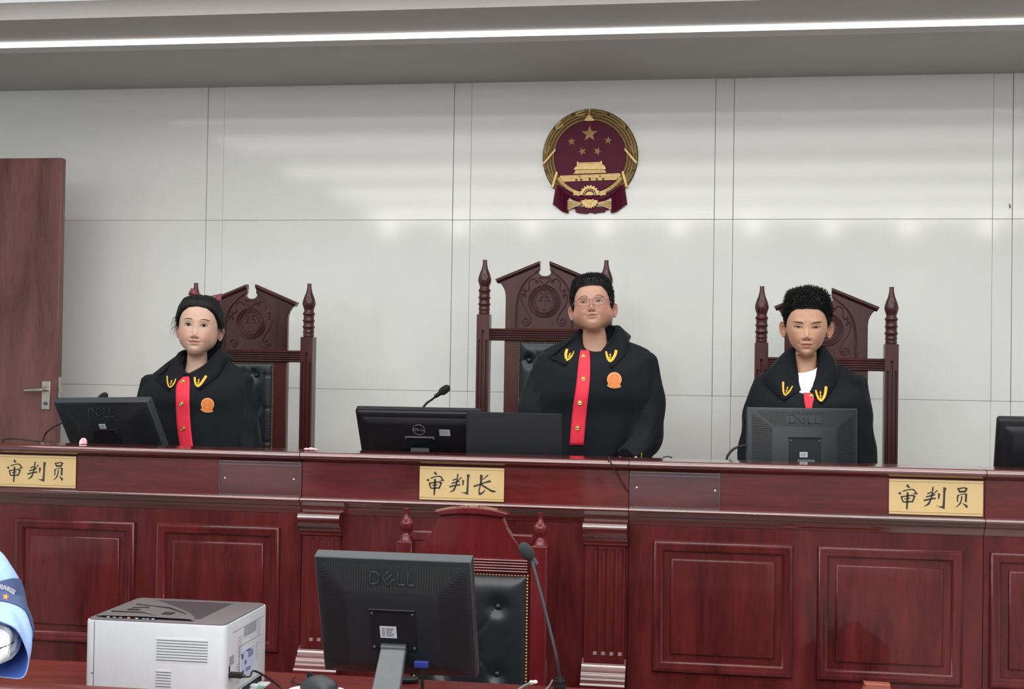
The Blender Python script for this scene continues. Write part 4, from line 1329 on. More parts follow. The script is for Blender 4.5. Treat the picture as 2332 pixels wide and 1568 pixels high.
# usb cable from the printer to behind the mouse
s = np.array([xr + .004, py0 + .030, DZ + .079])
t = thing('usb_cable', 'black cable plugged into the white printer, drooping to the desk', 'cable', tuple(s))
L_ = lambda p: tuple(np.array(p) - s)
mb = MB(s); mb.box(s[0] - .003, s[0] + .030, s[1] - .0075, s[1] + .0075, s[2] - .0065, s[2] + .0065); obj('plug', mb, M['plastic3'], t, bev=.002)
pts = [(s[0] + .026, s[1], s[2]), (s[0] + .046, s[1] + .004, s[2] - .003), tuple(at(580, 1527, py0 + .06)), tuple(at(625, 1553, py0 + .14)), (at(655, 1566, 3.2)[0], 3.18, DZ + .012), (at(668, 1570, 3.2)[0], 3.16, DZ + .0042), (at(690, 1580, 3.2)[0], 3.12, DZ + .0040), (at(720, 1580, 3.2)[0], 3.10, DZ + .0040)]
P_ = crom(pts, np.linspace(0, 7, 60)); mb = MB(s); mb.tube(P_, [.0045] * 5 + [.0026] * 55, 8); obj('cord', mb, M['cable'], t)

# white mat and mouse
m0 = atz(722, 1574, DZ)
t = thing('mouse_mat', 'white mat under the mouse on the front desk', 'mat', (m0[0], m0[1], DZ))
mb = MB(); mb.loft([[(.075 * cos(a), .055 * sin(a), z) for a in np.linspace(0, 2 * pi, 30, endpoint=False)] for z in (.0004, .003)]); obj('mat_pad', mb, M['white'], t, sharp=30)
t = thing('computer_mouse', 'black computer mouse between the printer and front monitor', 'mouse', (m0[0] + .002, m0[1] + .012, DZ + .003), radians(68))
mb = MB(); rows = []
for i in range(13):
    f = i / 12; y = -.055 + .11 * f
    wd = .031 * (1 - abs(2 * f - 1) ** 3.2) ** .5 + .001
    hh = .036 * (sin(pi * min(1, f * .9 + .08))) ** .55 + .001
    rows.append([(wd * cos(a), y, max(0, hh * sin(a))) for a in np.linspace(pi, 0, 15)] )
mb.loft(rows); ms = obj('mouse_shell', mb, M['mouse'], t, sharp=70)
mb = MB(); mb.lathe([(-.003, .010), (.003, .010)], (0, .030, .029), 14, ax='x'); obj('scroll_wheel', mb, M['plastic3'], t)
mb = MB(); mb.tube([(0, .052, .012), (0, .035, .0285), (0, .018, .0345), (0, .005, .0368)], .0008, 5); mb.tube([(0, .053, .006), (.002, .075, .003), (.02, .11, .0025), (.06, .13, .0025)], .0018, 6, 1); obj('button_split_and_cord', mb, [M['plastic3'], M['cable']], t)

# front gooseneck microphone
b0 = atz(1274, 1572, DZ)
hd0, st1, st2, st3 = at(1209, 1268, 3.30), at(1218, 1300, 3.30), at(1243, 1395, 3.31), at(1266, 1490, 3.33)
bb = at(1274, 1545, b0[1])
t = gooseneck([(b0[0], b0[1], DZ + .001), tuple(bb + np.array([-.0005, 0, .008])), tuple(st3), tuple(st2), tuple(st1), tuple(hd0)], hd0 - st1 + np.array([-.012, -.02, 0]), (b0[0], b0[1], DZ + .001), 'grey gooseneck microphone standing right of the front monitor', None, 'neck_grey', .0165, .024, .0038, 'foam2', 0)
mb = MB(); zt2 = bb[2] - DZ
mb.lathe([(.0, .016), (zt2 - .03, .0145), (zt2 - .022, .0145), (zt2 - .021, .0155), (zt2 - .018, .0155), (zt2 - .017, .0135), (zt2 - .009, .0135), (zt2 - .008, .0145), (zt2 - .005, .0145), (zt2 - .004, .0115), (zt2 + .002, .0105)], (0, 0, 0), 20); obj('collar', mb, M['plastic'], t, sharp=30)
# white plug and grey cable at the right end of the leather
p0, p1, p2 = at(1219, 1552, 3.38), at(1207, 1555, 3.36), at(1180, 1570, 3.30)
t = thing('cable_end', 'grey cable with white plug lying below the front microphone', 'cable', tuple(p2))
mb = MB(p2); mb.tube([p2, (p1 + p2) / 2 + np.array([0, 0, .002]), p1], .0034, 8); obj('cord', mb, M['cable_grey'], t)
mb = MB(p2); mb.tube([p1, p0], [.005, .0042], 8); mb.ball(tuple(p0), .0065, .005, .005); mb.ball(tuple(p1 + np.array([.004, 0, .004])), .006, .004, .004); obj('white_plug', mb, M['white'], t)
p0, p1, p2 = at(1266, 1547, 3.36), at(1258, 1558, 3.33), at(1243, 1572, 3.30)
cable([(1258, 1548), (1255, 1554), (1250, 1562), (1238, 1574)], [3.40, 3.38, 3.35, 3.32], .0022, 'thin grey cable curling beside the front microphone base', 'cable_grey', post=[(at(1225, 1574, 3.3)[0], 3.28, DZ + .0025)])
# things under the front monitor: blue plug, black puck
p = atz(965, 1556, DZ)
q = at(965, 1512, 3.045)
t = thing('monitor_cable', 'black monitor cable with blue plug below the front monitor', 'cable', (q[0], 3.045, DZ))
mb = MB(); mb.box(-.022, .012, -.008, .008, q[2] - DZ - .008, q[2] - DZ + .008); obj('blue_plug', mb, M['blue_plug'], t, bev=.002)
mb = MB(); mb.tube([(-.005, 0, q[2] - DZ - .006), (-.004, .012, .06), (-.02, .05, .010), (-.05, .09, .0055), (-.09, .16, .0055), (-.12, .20, .0055)], .004, 8); obj('cord', mb, M['cable'], t)
p = atz(925, 1545, DZ)
mb = MB(); mb.loft([[(.042 * cos(a), .022 * sin(a), z) for a in np.linspace(0, 2 * pi, 24, endpoint=False)] for z in (0, .012)]); 
tag(obj('power_adapter', mb, M['plastic'], loc=(p[0], 3.40, DZ + .001), bev=.003), 'small flat black adapter lying behind the monitor stand', 'adapter')

# ---------------------------------------------------------------- clerk's chair with arched crest
def clerk_chair(cx, Yc, top_z, label, s_=1.0, group=None):
    t = thing('clerk_chair', label, 'chair', (cx, Yc, 0), 0, None)
    def px(x, y):                     # zoomed crop -> local x,z  (scale 6.137 px per px, 737 px per m)
        X = (x - (1078 - 890) * 6.137) / 6.137 / 737
        return (X * s_, top_z - (y + .017 * 0 - 62) / 6.137 / 762 * s_)
    def zpx(y): return px(0, y)[1]
    HS = .207 * s_
    for s in (1, -1):
        mb = MB(); mb.box(s * HS - .024, s * HS + .024, -.024, .024, 0, zpx(588)); o = obj('back_post', mb, M['clerk_chair'], t, bev=.003)
        zt_ = zpx(588)
        prof = [(0, .0235), (.004, .0235), (.007, .020), (.011, .0195), (.016, .015), (.022, .0115), (.026, .0115), (.034, .018), (.042, .0205), (.050, .0205), (.055, .0205), (.057, .019), (.066, .012), (.076, .0075), (.088, .0062), (.092, .0085), (.097, .0085), (.098, .004)]
        mb = MB(); mb.lathe([(h * s_ + zt_, r * s_) for h, r in prof], (s * HS, 0, 0), 18); obj('finial', mb, M['clerk_chair'], o, sharp=60)
    mb = MB(); mb.prism_x([(-.012, zpx(445)), (.012, zpx(445)), (.012, zpx(580)), (-.012, zpx(580))], -HS + .02, HS - .02); obj('cross_rail', mb, M['clerk_chair'], t, bev=.004)
    c0 = 1148
    def arc(xh, ytop, yend, n=21):
        R_ = []
        for k in range(n):
            u = -1 + 2 * k / (n - 1)
            R_.append((c0 + u * xh, ytop + (yend - ytop) * u * u))
        return R_
    up_, lo_ = arc(528, 66, 146), arc(445, 168, 206)
    poly = [px(*q) for q in up_] + [px(*q) for q in lo_[::-1]]
    mb = MB(); mb.prism_y(poly, -.034, .016); obj('arched_crest', mb, M['clerk_chair'], t, bev=.004)
    body = arc(440, 165, 205) + [(c0 + 460, 270), (c0 + 500, 360), (c0 + 560, 450), (c0 + 640, 550), (c0 + 700, 650), (c0 + 720, 790)] + [(c0 - 720, 790), (c0 - 700, 650), (c0 - 640, 550), (c0 - 560, 450), (c0 - 500, 360), (c0 - 460, 270)]
    mb = MB(); mb.prism_y([px(*q) for q in body], -.020, .008); obj('crest_panel', mb, M['clerk_chair'], t, bev=.003)
    mb = MB(); zt_ = zpx(778); W_ = .173 * s_
    prof = [(.01, zt_), (-.024, zt_)]
    for k in range(5):
        a = zt_ - .003 - k * .0082
        prof += [(-.029, a), (-.030, a - .0025), (-.028, a - .0045), (-.024, a - .0055), (-.024, a - .0065)]
    prof += [(-.024, zt_ - .045), (.01, zt_ - .045)]
    mb.prism_x(prof, -W_, W_); obj('reeded_rail', mb, M['clerk_chair'], t, sharp=30)
    zb1 = zt_ - .047; zb0 = .50
    H_ = zb1 - zb0
    rows = []
    bl = [(-.085, -.098), (.085, -.098), (0, -.23), (-.085, -.30), (.085, -.30)]
    for j in range(61):
        z = zb1 - H_ * j / 60; r = []
        for i in range(51):
            x = -W_ + 2 * W_ * i / 50
            e = min(x + W_, W_ - x, zb1 - z, z - zb0)
            h = .026 * (1 - exp(-e / .02)) + .012
            for bx, dz in bl:
                dx_, dz_ = x - bx, z - zb1 - dz
                d = dx_ ** 2 + dz_ ** 2
                h -= .017 * exp(-d / .0006)
                if abs(dz + .098) < .01:
                    h -= .004 * exp(-(dx_ / .0022) ** 2) * (dz_ > 0) + .004 * exp(-(dz_ / .0022) ** 2) * (dx_ * bx > 0) + .004 * exp(-((dx_ * .8 - dz_ * .6 * (1 if bx > 0 else -1)) / .0028) ** 2) * (dz_ < 0)
            r.append((x, -h, z))
        rows.append(r)
    mb = MB(); mb.grid(rows); mb.box(-W_, W_, -.01, .01, zb0, zb1); lb = obj('leather_back', mb, M['leather'], t, sharp=60)
    for bx, dz in bl:
        mb = MB(); mb.ball((bx, -.0235, zb1 + dz), .0095, .007, .0095, 14, 8); obj('button', mb, M['leather'], lb)
    spots = [(-W_ + 2 * W_ * k / 36, zb1 - .004) for k in range(37)] + [(s * (W_ - .001), zb1 - .0137 - k * .0096) for k in range(48) for s in (1, -1)]
    nails(lb, spots, -.017, .0047, 'brass2', 97)
    mb = MB(); mb.box(-.20, .20, -.40, .02, .40, .44); obj('seat_frame', mb, M['clerk_chair'], t, bev=.006)
    mb = MB(); mb.box(-.19, .19, -.39, .0, .44, .49); obj('seat_cushion', mb, M['leather'], t, bev=.02, seg=4)
    for s in (1, -1):
        mb = MB(); mb.box(s * .18 - .02, s * .18 + .02, -.39, -.35, 0, .40); obj('front_leg', mb, M['clerk_chair'], t, bev=.003)
    return t
clerk_chair(-.7185, 3.95, 1.1695, 'red wooden chair with arched crest behind the front monitor')
# a low wooden seat back whose top just enters the frame at the bottom
DZ -= .001
p = at(1995, 1556, 3.9)
t = thing('wooden_chair', 'light brown chair top just showing at the bottom below the right bench', 'chair', (p[0], 3.9, 0))
mb = MB(); hw = .036; zc = p[2] + .003
mb.prism_y([(-hw - .10, zc - .09), (-hw - .004, zc - .028), (-hw + .006, zc - .006), (-hw, zc), (hw + .004, zc - .001), (hw + .001, zc - .006), (hw + .012, zc - .028), (hw + .11, zc - .09)], -.015, .02); obj('crest', mb, M['tan'], t, bev=.003)
mb = MB(); mb.box(-.15, .15, -.01, .014, .45, zc - .088); obj('back_panel', mb, M['tan'], t, bev=.003)
mb = MB(); mb.box(-.2, .2, -.40, .02, .42, .45); obj('seat', mb, M['tan'], t, bev=.005)
for sx in (-.17, .17):
    for sy in (-.38, .0):
        mb = MB(); mb.box(sx - .018, sx + .018, sy - .018, sy + .018, 0, .42); obj('leg', mb, M['tan'], t)
# ================================================================ people
KN = [(.000, .120, -.005, .120, .002), (.040, .112, -.045, .112, .042), (.068, .092, -.075, .092, .063), (.082, .062, -.093, .064, .0735),
      (.0875, .035, -.099, .035, .0765), (.088, .015, -.099, .012, .0765), (.087, -.005, -.096, -.010, .0755), (.088, -.025, -.090, -.030, .0725),
      (.089, -.045, -.082, -.048, .0680), (.088, -.062, -.074, -.062, .0620), (.086, -.078, -.066, -.076, .0535), (.082, -.092, -.060, -.088, .0440),
      (.073, -.103, -.057, -.098, .0345), (.052, -.108, -.055, -.106, .0370), (.030, -.113, -.054, -.114, .0385), (.018, -.125, -.054, -.124, .0405),
      (.014, -.145, -.056, -.140, .0435), (.017, -.172, -.062, -.160, .054), (.030, -.195, -.070, -.180, .078), (.045, -.220, -.078, -.200, .112),
      (.058, -.270, -.085, -.250, .140), (.070, -.36, -.088, -.35, .135), (.066, -.50, -.082, -.50, .125), (.066, -.62, -.088, -.62, .138), (.060, -.74, -.090, -.74, .140), (.02, -.80, -.05, -.80, .06)]

class Figure:
    """one person's head frame: local (x to the right of the picture, f towards the camera, z up)"""
    def __init__(self, H, s=1.0, yaw=0, pitch=0, roll=0, jaw=1.0, cheek=0.0, ex=.0305, ez=.008, nz=-.033, mz=-.057, base=(0, 0, 0), fat=1.0, body_s=1.0, nose=1.0, neck=1.0):
        self.H, self.s = np.array(H, float), s
        self.jaw, self.cheek, self.ex, self.ez, self.nz, self.mz, self.fat, self.nose, self.neck = jaw, cheek, ex, ez, nz, mz, fat, nose, neck
        self.base = np.array(base, float)
        cy, sy, cp, sp, cr, sr = cos(yaw), sin(yaw), cos(pitch), sin(pitch), cos(roll), sin(roll)
        Rr = np.array([[cr, 0, sr], [0, 1, 0], [-sr, 0, cr]])          # roll in x-z (positive tips the head to picture right)
        Rp = np.array([[1, 0, 0], [0, cp, -sp], [0, sp, cp]])          # pitch, positive looks up
        Ry = np.array([[cy, sy, 0], [-sy, cy, 0], [0, 0, 1]])          # yaw, positive turns to picture right
        self.R = Ry @ Rp @ Rr
        self.piv = np.array([0, -.02, -.10])
        self._grid()

    def feat(self, x, z):
        G = lambda cx, cz, sx, sz: np.exp(-((x - cx) / sx) ** 2 - ((z - cz) / sz) ** 2)
        ax = np.abs(x)
        Ga = lambda cx, cz, sx, sz: np.exp(-((ax - cx) / sx) ** 2 - ((z - cz) / sz) ** 2)
        n, m, e = self.nz, self.mz, self.ez
        d = .0045 * G(0, e - .012, .008, .022) + self.nose * (.0135 * G(0, n + .003, .0095, .0125) + .004 * G(0, n + .014, .009, .014) + .0075 * Ga(.0115, n - .002, .006, .0065))
        d -= .0035 * Ga(.0068, n - .0105, .0038, .0022)
        d -= .0065 * Ga(self.ex + .001, e, .0155, .0105)
        d += .0030 * Ga(self.ex, e + .020, .02, .008)
        d += .0035 * Ga(self.ex, e - .0005, .012, .0055)
        d += (.0035 + self.cheek) * Ga(.040, n - .004, .020, .022)
        d += .0042 * G(0, m + .0055, .017, .0042) + .0050 * G(0, m - .0070, .0145, .0048) - .0042 * G(0, m, .022, .0018)
        d -= .0025 * G(0, m - .0165, .016, .005)
        d += .0040 * G(0, m - .031, .017, .012)
        d -= .0012 * G(0, m + .014, .003, .006)
        d -= .0022 * Ga(.0265, m + .004, .006, .008)
        return d

    def _grid(self):
        F_neck = self.neck
        kn = np.array(KN)
        # arc-length-like parameters, dense over the face
        ts = np.concatenate([np.linspace(0, 4, 22, endpoint=False), np.linspace(4, 12, 92, endpoint=False), np.linspace(12, 17, 24, endpoint=False), np.linspace(17, 25, 26)])
        K = crom(kn, ts)
        jf = 1 + (self.jaw - 1) * smooth(ts, 5.5, 8.5) * (1 - smooth(ts, 11.6, 13.2))
        nk = 1 + (self.neck - 1) * smooth(ts, 12, 14.5) * (1 - smooth(ts, 17.5, 19))
        ft = 1 + (self.fat - 1) * smooth(ts, 16.5, 19)
        self.ts = ts
        NU = 160
        u = np.linspace(-pi, pi, NU, endpoint=False)
        th = u - .40 * np.sin(u)
        c, s_ = np.cos(th), np.sin(th)
        V = np.zeros((len(ts), NU, 3))
        for i, t in enumerate(ts):
            ff, zf, fb, zb, w_ = K[i]
            w_ = max(w_, .001) * jf[i] * nk[i] * ft[i]
            n = 2.25 + .10 * float(smooth(t, 4.2, 5.8)) - .25 * float(smooth(t, 7.5, 11))
            S = np.sign(s_) * np.abs(s_) ** (2 / n); Cc = np.sign(c) * np.abs(c) ** (2 / n)
            k = (Cc + 1) / 2
            jawn = .16 * smooth(t, 8, 11) * (1 - smooth(t, 13, 15))
            wb = max(w_, (.0405 if t < 13 else .041) * (1 + (F_neck - 1))) if t > 8 else w_
            w_ = w_ + (wb - w_) * (1 - smooth(c, -.45, .15))
            x = w_ * S * (1 - jawn * np.maximum(0, c) ** 2)
            f = fb + (ff - fb) * k
            z = zb + (zf - zb) * k + .010 * smooth(t, 8.6, 12) * (1 - smooth(t, 13.5, 16.5)) * (1 - np.abs(c) ** 1.6)
            if 2.5 < t < 14:
                mk = smooth(c, .08, .45)
                f = f + self.feat(x, z) * mk
            V[i, :, 0], V[i, :, 1], V[i, :, 2] = x, f, z
        self.V, self.th, self.NU = V, th, NU
        vs = V.reshape(-1, 3)
        fs = [(i * NU + j, i * NU + (j + 1) % NU, (i + 1) * NU + (j + 1) % NU, (i + 1) * NU + j) for i in range(len(ts) - 1) for j in range(NU)]
        self.vs, self.fs = vs, fs
        hi = int(np.argmax(ts > 15)) * NU
        self.tree = BVHTree.FromPolygons([tuple(p) for p in vs[:hi]], [f for f in fs if max(f) < hi])

    def bend(self, P):
        P = np.atleast_2d(np.asarray(P, float))
        w_ = smooth(P[:, 2], -.185, -.088)[:, None]
        Q = (P - self.piv) @ self.R.T + self.piv
        return self.H + self.s * ((P * (1 - w_) + Q * w_) * np.array([1, -1, 1]))

    def front(self, x, z, off=0):
        h = self.tree.ray_cast(Vector((x, .4, z)), Vector((0, -1, 0)))
        f = h[0].y if h[0] is not None else .06
        return (x, f + off, z)

    def add(self, mb, pts, faces, mat=0, sm=True):
        mb.add([tuple(p) for p in self.bend(pts)], [f[::-1] for f in faces], mat, sm)

    def strip(self, mb, centre, halfw, off, mat=0):
        """ribbon over the face along centre [(x,z)] with half widths, facing the camera"""
        rows = []
        n = len(centre)
        for i in range(n):
            a, b = np.array(centre[max(i - 1, 0)]), np.array(centre[min(i + 1, n - 1)])
            d = b - a; d = d / (np.linalg.norm(d) + 1e-9)
            nn = np.array([-d[1], d[0]])
            c_ = np.array(centre[i])
            rows.append([self.front(*(c_ - nn * halfw[i]), off * .5), self.front(*c_, off), self.front(*(c_ + nn * halfw[i]), off * .5)])
        pts = [p for r in rows for p in r]
        fs = []
        for i in range(n - 1):
            for j in range(2):
                a = i * 3 + j
                fs.append((a, a + 1, a + 4, a + 3))
        self.add(mb, pts, fs, mat)
        return mb

def person_body(F, t, skin, ears=True, ear_out=.62, hands=()):
    mb = MB(F.base)
    F.add(mb, F.vs, F.fs)
    n_head = len(mb.v)
    tint = np.zeros((n_head, 4)); tint[:, 3] = 1
    x, f, z = F.vs[:, 0], F.vs[:, 1], F.vs[:, 2]
    frontm = (f > .02)
    tint[:, 1] = np.clip(.75 * np.exp(-((np.abs(x) - .045) / .022) ** 2 - ((z - F.nz - .0) / .024) ** 2) * frontm + .35 * np.exp(-(x / .013) ** 2 - ((z - F.nz) / .010) ** 2) * frontm, 0, 1)
    extra = []
    if ears:
        for s in (1, -1):
            c0 = np.array([s * .0735 * (1 + (F.jaw - 1) * .25), -.010, -.010])
            a = np.array([s * ear_out, -sqrt(1 - ear_out ** 2), 0.0]); b = np.array([s * .10, .05, .99]); b /= np.linalg.norm(b)
            nrm = np.cross(a, b) * s; nrm = nrm if nrm[1] > 0 else -nrm
            outline = []
            for k in range(28):
                q = 2 * pi * k / 28
                aa = .0165 + .0175 * cos(q) * (1 + .18 * sin(q))
                bb = .031 * sin(q) - .002
                outline.append((aa, bb))
            rings = []
            for sc, h in ((.80, -.004), (.97, -.001), (1.0, .0015), (.97, .0040), (.88, .0045), (.78, .0020), (.66, .0012), (.60, .0026), (.50, .0022), (.38, -.0020), (.18, -.0032)):
                rings.append([tuple(c0 + a * (.013 + (aa - .013) * sc) + b * ((bb + .001) * sc - .001) + nrm * h) for aa, bb in outline])
            k = 28
            vs = [p for r in rings for p in r]
            fs = [(i * k + j, i * k + (j + 1) % k, (i + 1) * k + (j + 1) % k, (i + 1) * k + j) for i in range(len(rings) - 1) for j in range(k)]
            fs.append(tuple((len(rings) - 1) * k + j for j in range(k))); fs.append(tuple(range(k))[::-1])
            if s > 0: fs = [q_[::-1] for q_ in fs]
            F.add(mb, vs, fs)
            extra += [(.0, .55 if i > 3 else .35, 0, 1) for i in range(len(rings)) for _ in range(k)]
    for hd in hands:
        n0 = len(mb.v)
        hand(mb, **hd)
        extra += [(0, .1, 0, 1)] * (len(mb.v) - n0)
    o = obj('body', mb, M[skin], t, sharp=180)
    col = o.data.color_attributes.new('tint', 'FLOAT_COLOR', 'POINT')
    allc = np.concatenate([tint, np.array(extra).reshape(-1, 4)]) if extra else tint
    col.data.foreach_set('color', allc.astype(np.float32).ravel())
    return o

def hand(mb, wrist, d, side, palm_n, curl=.5, s=.92, arm=None):
    """wrist point, finger direction d, palm normal palm_n, side=+1 thumb on the d x n side"""
    W_, d, n = Vector(wrist), Vector(d).normalized(), Vector(palm_n).normalized()
    e = d.cross(n).normalized() * side
    n = (n - d * n.dot(d)).normalized()
    if arm is not None:
        A = Vector(arm)
        mb.tube([A, A.lerp(W_, .5), W_ - d * .01, W_ + d * .01], [.036 * s, .032 * s, .024 * s, .025 * s], 12)
    rings = []
    for f, wd, th in ((0, .024, .017), (.03, .034, .016), (.06, .040, .014), (.082, .040, .012), (.09, .036, .009)):
        rings.append([tuple(W_ + d * f * s + e * wd * s * cos(q) + n * th * s * sin(q)) for q in np.linspace(0, 2 * pi, 16, endpoint=False)])
    mb.loft(rings)
    for k, (off, L1) in enumerate(((.029, .070), (.0095, .078), (-.0105, .072), (-.029, .056))):
        p = W_ + d * .080 * s + e * off * s
        pts = [p - d * .015 * s, p]
        a = 0
        for seg, cv in ((.45, .35), (.32, .6), (.23, .45)):
            a += cv * curl
            p = p + (d * cos(a) + n * sin(a)).normalized() * L1 * seg * s
            pts.append(p)
        r = .0088 * s * (1 if k < 3 else .86)
        mb.tube(pts, [r, r, r * .98, r * .88, r * .62], 8)
    p = W_ + d * .022 * s + e * .022 * s
    t1 = (d * .62 + e * .70 + n * .25).normalized()
    pts = [p, p + t1 * .034 * s, p + t1 * .034 * s + (d * .85 + e * .35 + n * .3).normalized() * .030 * s, p + t1 * .034 * s + (d * .85 + e * .35 + n * .3).normalized() * .030 * s + (d + n * .25).normalized() * .022 * s]
    mb.tube(pts, [.0135 * s, .0112 * s, .0098 * s, .0065 * s], 8)

def face_parts(F, t, open_up=.0042, open_lo=.0030, we=.0140, tilt=.06, brow='brow', bz=.026, barch=.003, bslope=0.0, bth=.0028, lip='lip_a', mw=.0225, mcurve=-.0015, upper=.0062, lower=.0085, gaze=(0, 0), iris_r=.0056, fold=True, mtilt=0):
    for s in (1, -1):
        mb = MB(F.base)
        up = lambda u: F.ez + open_up * (1 - abs(u) ** 2.2) + tilt * u * we
        lo = lambda u: F.ez - open_lo * (1 - abs(u) ** 2.0) + tilt * u * we
        us = np.linspace(-1, 1, 17)
        pts, fs = [], []
        for i, u in enumerate(us):
            for j in range(5):
                v = j / 4
                z = lo(u) + (up(u) - lo(u)) * v
                pts.append(F.front(s * (F.ex + u * we), z, .0006 + .0012 * (1 - u * u) * sin(pi * v) ** .5))
        for i in range(16):
            for j in range(4):
                a = i * 5 + j
                q = (a, a + 1, a + 6, a + 5)
                fs.append(q[::-1] if s > 0 else q)
        F.add(mb, pts, fs, 0)
        cx, cz = s * F.ex + gaze[0], F.ez + .0006 + gaze[1]
        pts, fs = [], []
        for i, q in enumerate(np.linspace(-1, 1, 13)):
            x = cx + q * iris_r
            h = iris_r * sqrt(max(0, 1 - q * q))
            u = (s * x - F.ex) / we
            if abs(u) > 1: u = np.sign(u)
            z0, z1 = max(cz - h, lo(u)), min(cz + h, up(u))
            z1 = max(z1, z0)
            for j in range(4):
                pts.append(F.front(x, z0 + (z1 - z0) * j / 3, .0024))
        for i in range(12):
            for j in range(3):
                a = i * 4 + j
                fs.append((a + 4, a + 5, a + 1, a))
        F.add(mb, pts, fs, 1)
        cl = [(s * (F.ex + u * we * 1.04), up(u * .999) + .0004) for u in us]
        F.strip(mb, cl if s < 0 else cl[::-1], [.0005 + .0010 * (1 - u * u) ** .5 + .0003 * (u > .3) for u in us], .0031, 2)
        cl = [(s * (F.ex + u * we), lo(u) - .0002) for u in us]
        F.strip(mb, cl, [.00035] * 17, .0018, 3)
        if fold:
            cl = [(s * (F.ex + u * we * 1.02), up(u) + .0026 + .0008 * u) for u in us[2:]]
            F.strip(mb, cl, [.0004] * 15, .0010, 3)
        obj('eye', mb, [M['sclera'], M['iris'], M['lash'], M['crease']], t, sharp=180)
        mb = MB(F.base)
        cl, hw = [], []
        for k in range(15):
            q = k / 14
            cl.append((s * (F.ex - .0165 + q * .037), bz + barch * sin(pi * min(1, q * 1.15)) + bslope * (q - .5)))
            hw.append(bth * (sin(pi * (.12 + .86 * q)) ** .6) * (1 - .35 * q))
        F.strip(mb, cl if s < 0 else cl[::-1], hw, .0009, 0)
        obj('eyebrow', mb, M[brow], t, sharp=180)
        mb = MB(F.base)
        cn = (s * .0072, F.nz - .0100)
        ring = [F.front(cn[0] + .0036 * cos(a), cn[1] + .0016 * sin(a) + s * .0 , .0009) for a in np.linspace(0, 2 * pi, 12, endpoint=False)]
        F.add(mb, [F.front(*cn, .0012)] + ring, [(0, 1 + (k + 1) % 12, 1 + k) for k in range(12)])
        obj('nostril', mb, M['crease2'], t, sharp=180)
    mb = MB(F.base)
    us = np.linspace(-1, 1, 25)
    ml = lambda u: F.mz + mcurve * (u * u) + mtilt * u * .02 + .0007 * cos(u * 2 * pi) * (1 - u * u)
    rows_u = lambda u: ml(u) + upper * (1 - abs(u) ** 1.7) * (1 - .20 * exp(-(u / .16) ** 2))
    rows_l = lambda u: ml(u) - lower * (1 - abs(u) ** 2.2)
    for fn, sgn in ((rows_u, 1), (rows_l, -1)):
        pts, fs = [], []
        for u in us:
            for j in range(4):
                pts.append(F.front(u * mw, ml(u) + (fn(u) - ml(u)) * j / 3, .0004 + .0010 * sin(pi * (j / 3)) * (1 - u * u)))
        for i in range(24):
            for j in range(3):
                a = i * 4 + j
                q = (a, a + 1, a + 5, a + 4) if sgn < 0 else (a + 4, a + 5, a + 1, a)
                fs.append(q)
        F.add(mb, pts, fs, 0)
    F.strip(mb, [(u * mw * 1.06, ml(u)) for u in us[::-1]], [.0003 + .0007 * (1 - u * u) ** .5 for u in us], .0016, 1)
    obj('lips', mb, [M[lip], M['crease2']], t, sharp=180)

M['crease'] = plain('eyelid crease', '#9a6e58', rough=.7)
M['crease2'] = plain('dark lip line', '#5a3228', rough=.7)
M['lip_a'] = plain('rose lips', '#b07a6a', rough=.45)
M['lip_b'] = plain('dusty lips', '#a8705f', rough=.45)

def hair_cap(F, line, thick, noise=.003):
    """shell over the skull above a hairline; line = [(azimuth deg, z)] from the front round to the back"""
    az = np.degrees(np.abs(np.arctan2(F.V[:, :, 0], F.V[:, :, 1] + .005)))
    la, lz = zip(*line)
    zl = np.interp(az, la, lz)
    ok = (F.V[:, :, 2] > zl) & (F.ts[:, None] < 14)
    NU = F.NU
    C_ = np.array([0, -.008, .01])
    out = F.V.copy()
    D = F.V - C_; D = D / (np.linalg.norm(D, axis=2, keepdims=True) + 1e-9)
    fade = smooth(F.V[:, :, 2] - zl, 0, .022)
    nz_ = np.sin(F.V[:, :, 0] * 190 + F.V[:, :, 1] * 80) * .5 + np.sin(F.V[:, :, 2] * 170 + F.V[:, :, 0] * 60) * .5
    T_ = (thick(az, F.V) if callable(thick) else thick) * (.18 + .82 * fade) + noise * nz_ * fade
    out = out + D * T_[:, :, None]
    MR = 44
    pts, faces = [], []
    for j in range(NU):
        d = F.V[:, j, 2] - zl[:, j]
        i1 = int(np.argmax((d < 0) & (np.arange(len(d)) > 2)))
        q = (i1 - 1) + d[i1 - 1] / (d[i1 - 1] - d[i1] + 1e-12)
        r = np.linspace(0, 1, MR) ** .8 * q
        a = np.minimum(r.astype(int), len(d) - 2); u = (r - a)[:, None]
        pts.append(out[a, j] * (1 - u) + out[a + 1, j] * u)
    pts = np.array(pts).transpose(1, 0, 2).reshape(-1, 3)
    faces = [(i * NU + j, i * NU + (j + 1) % NU, (i + 1) * NU + (j + 1) % NU, (i + 1) * NU + j) for i in range(MR - 1) for j in range(NU)]
    return pts, faces, C_

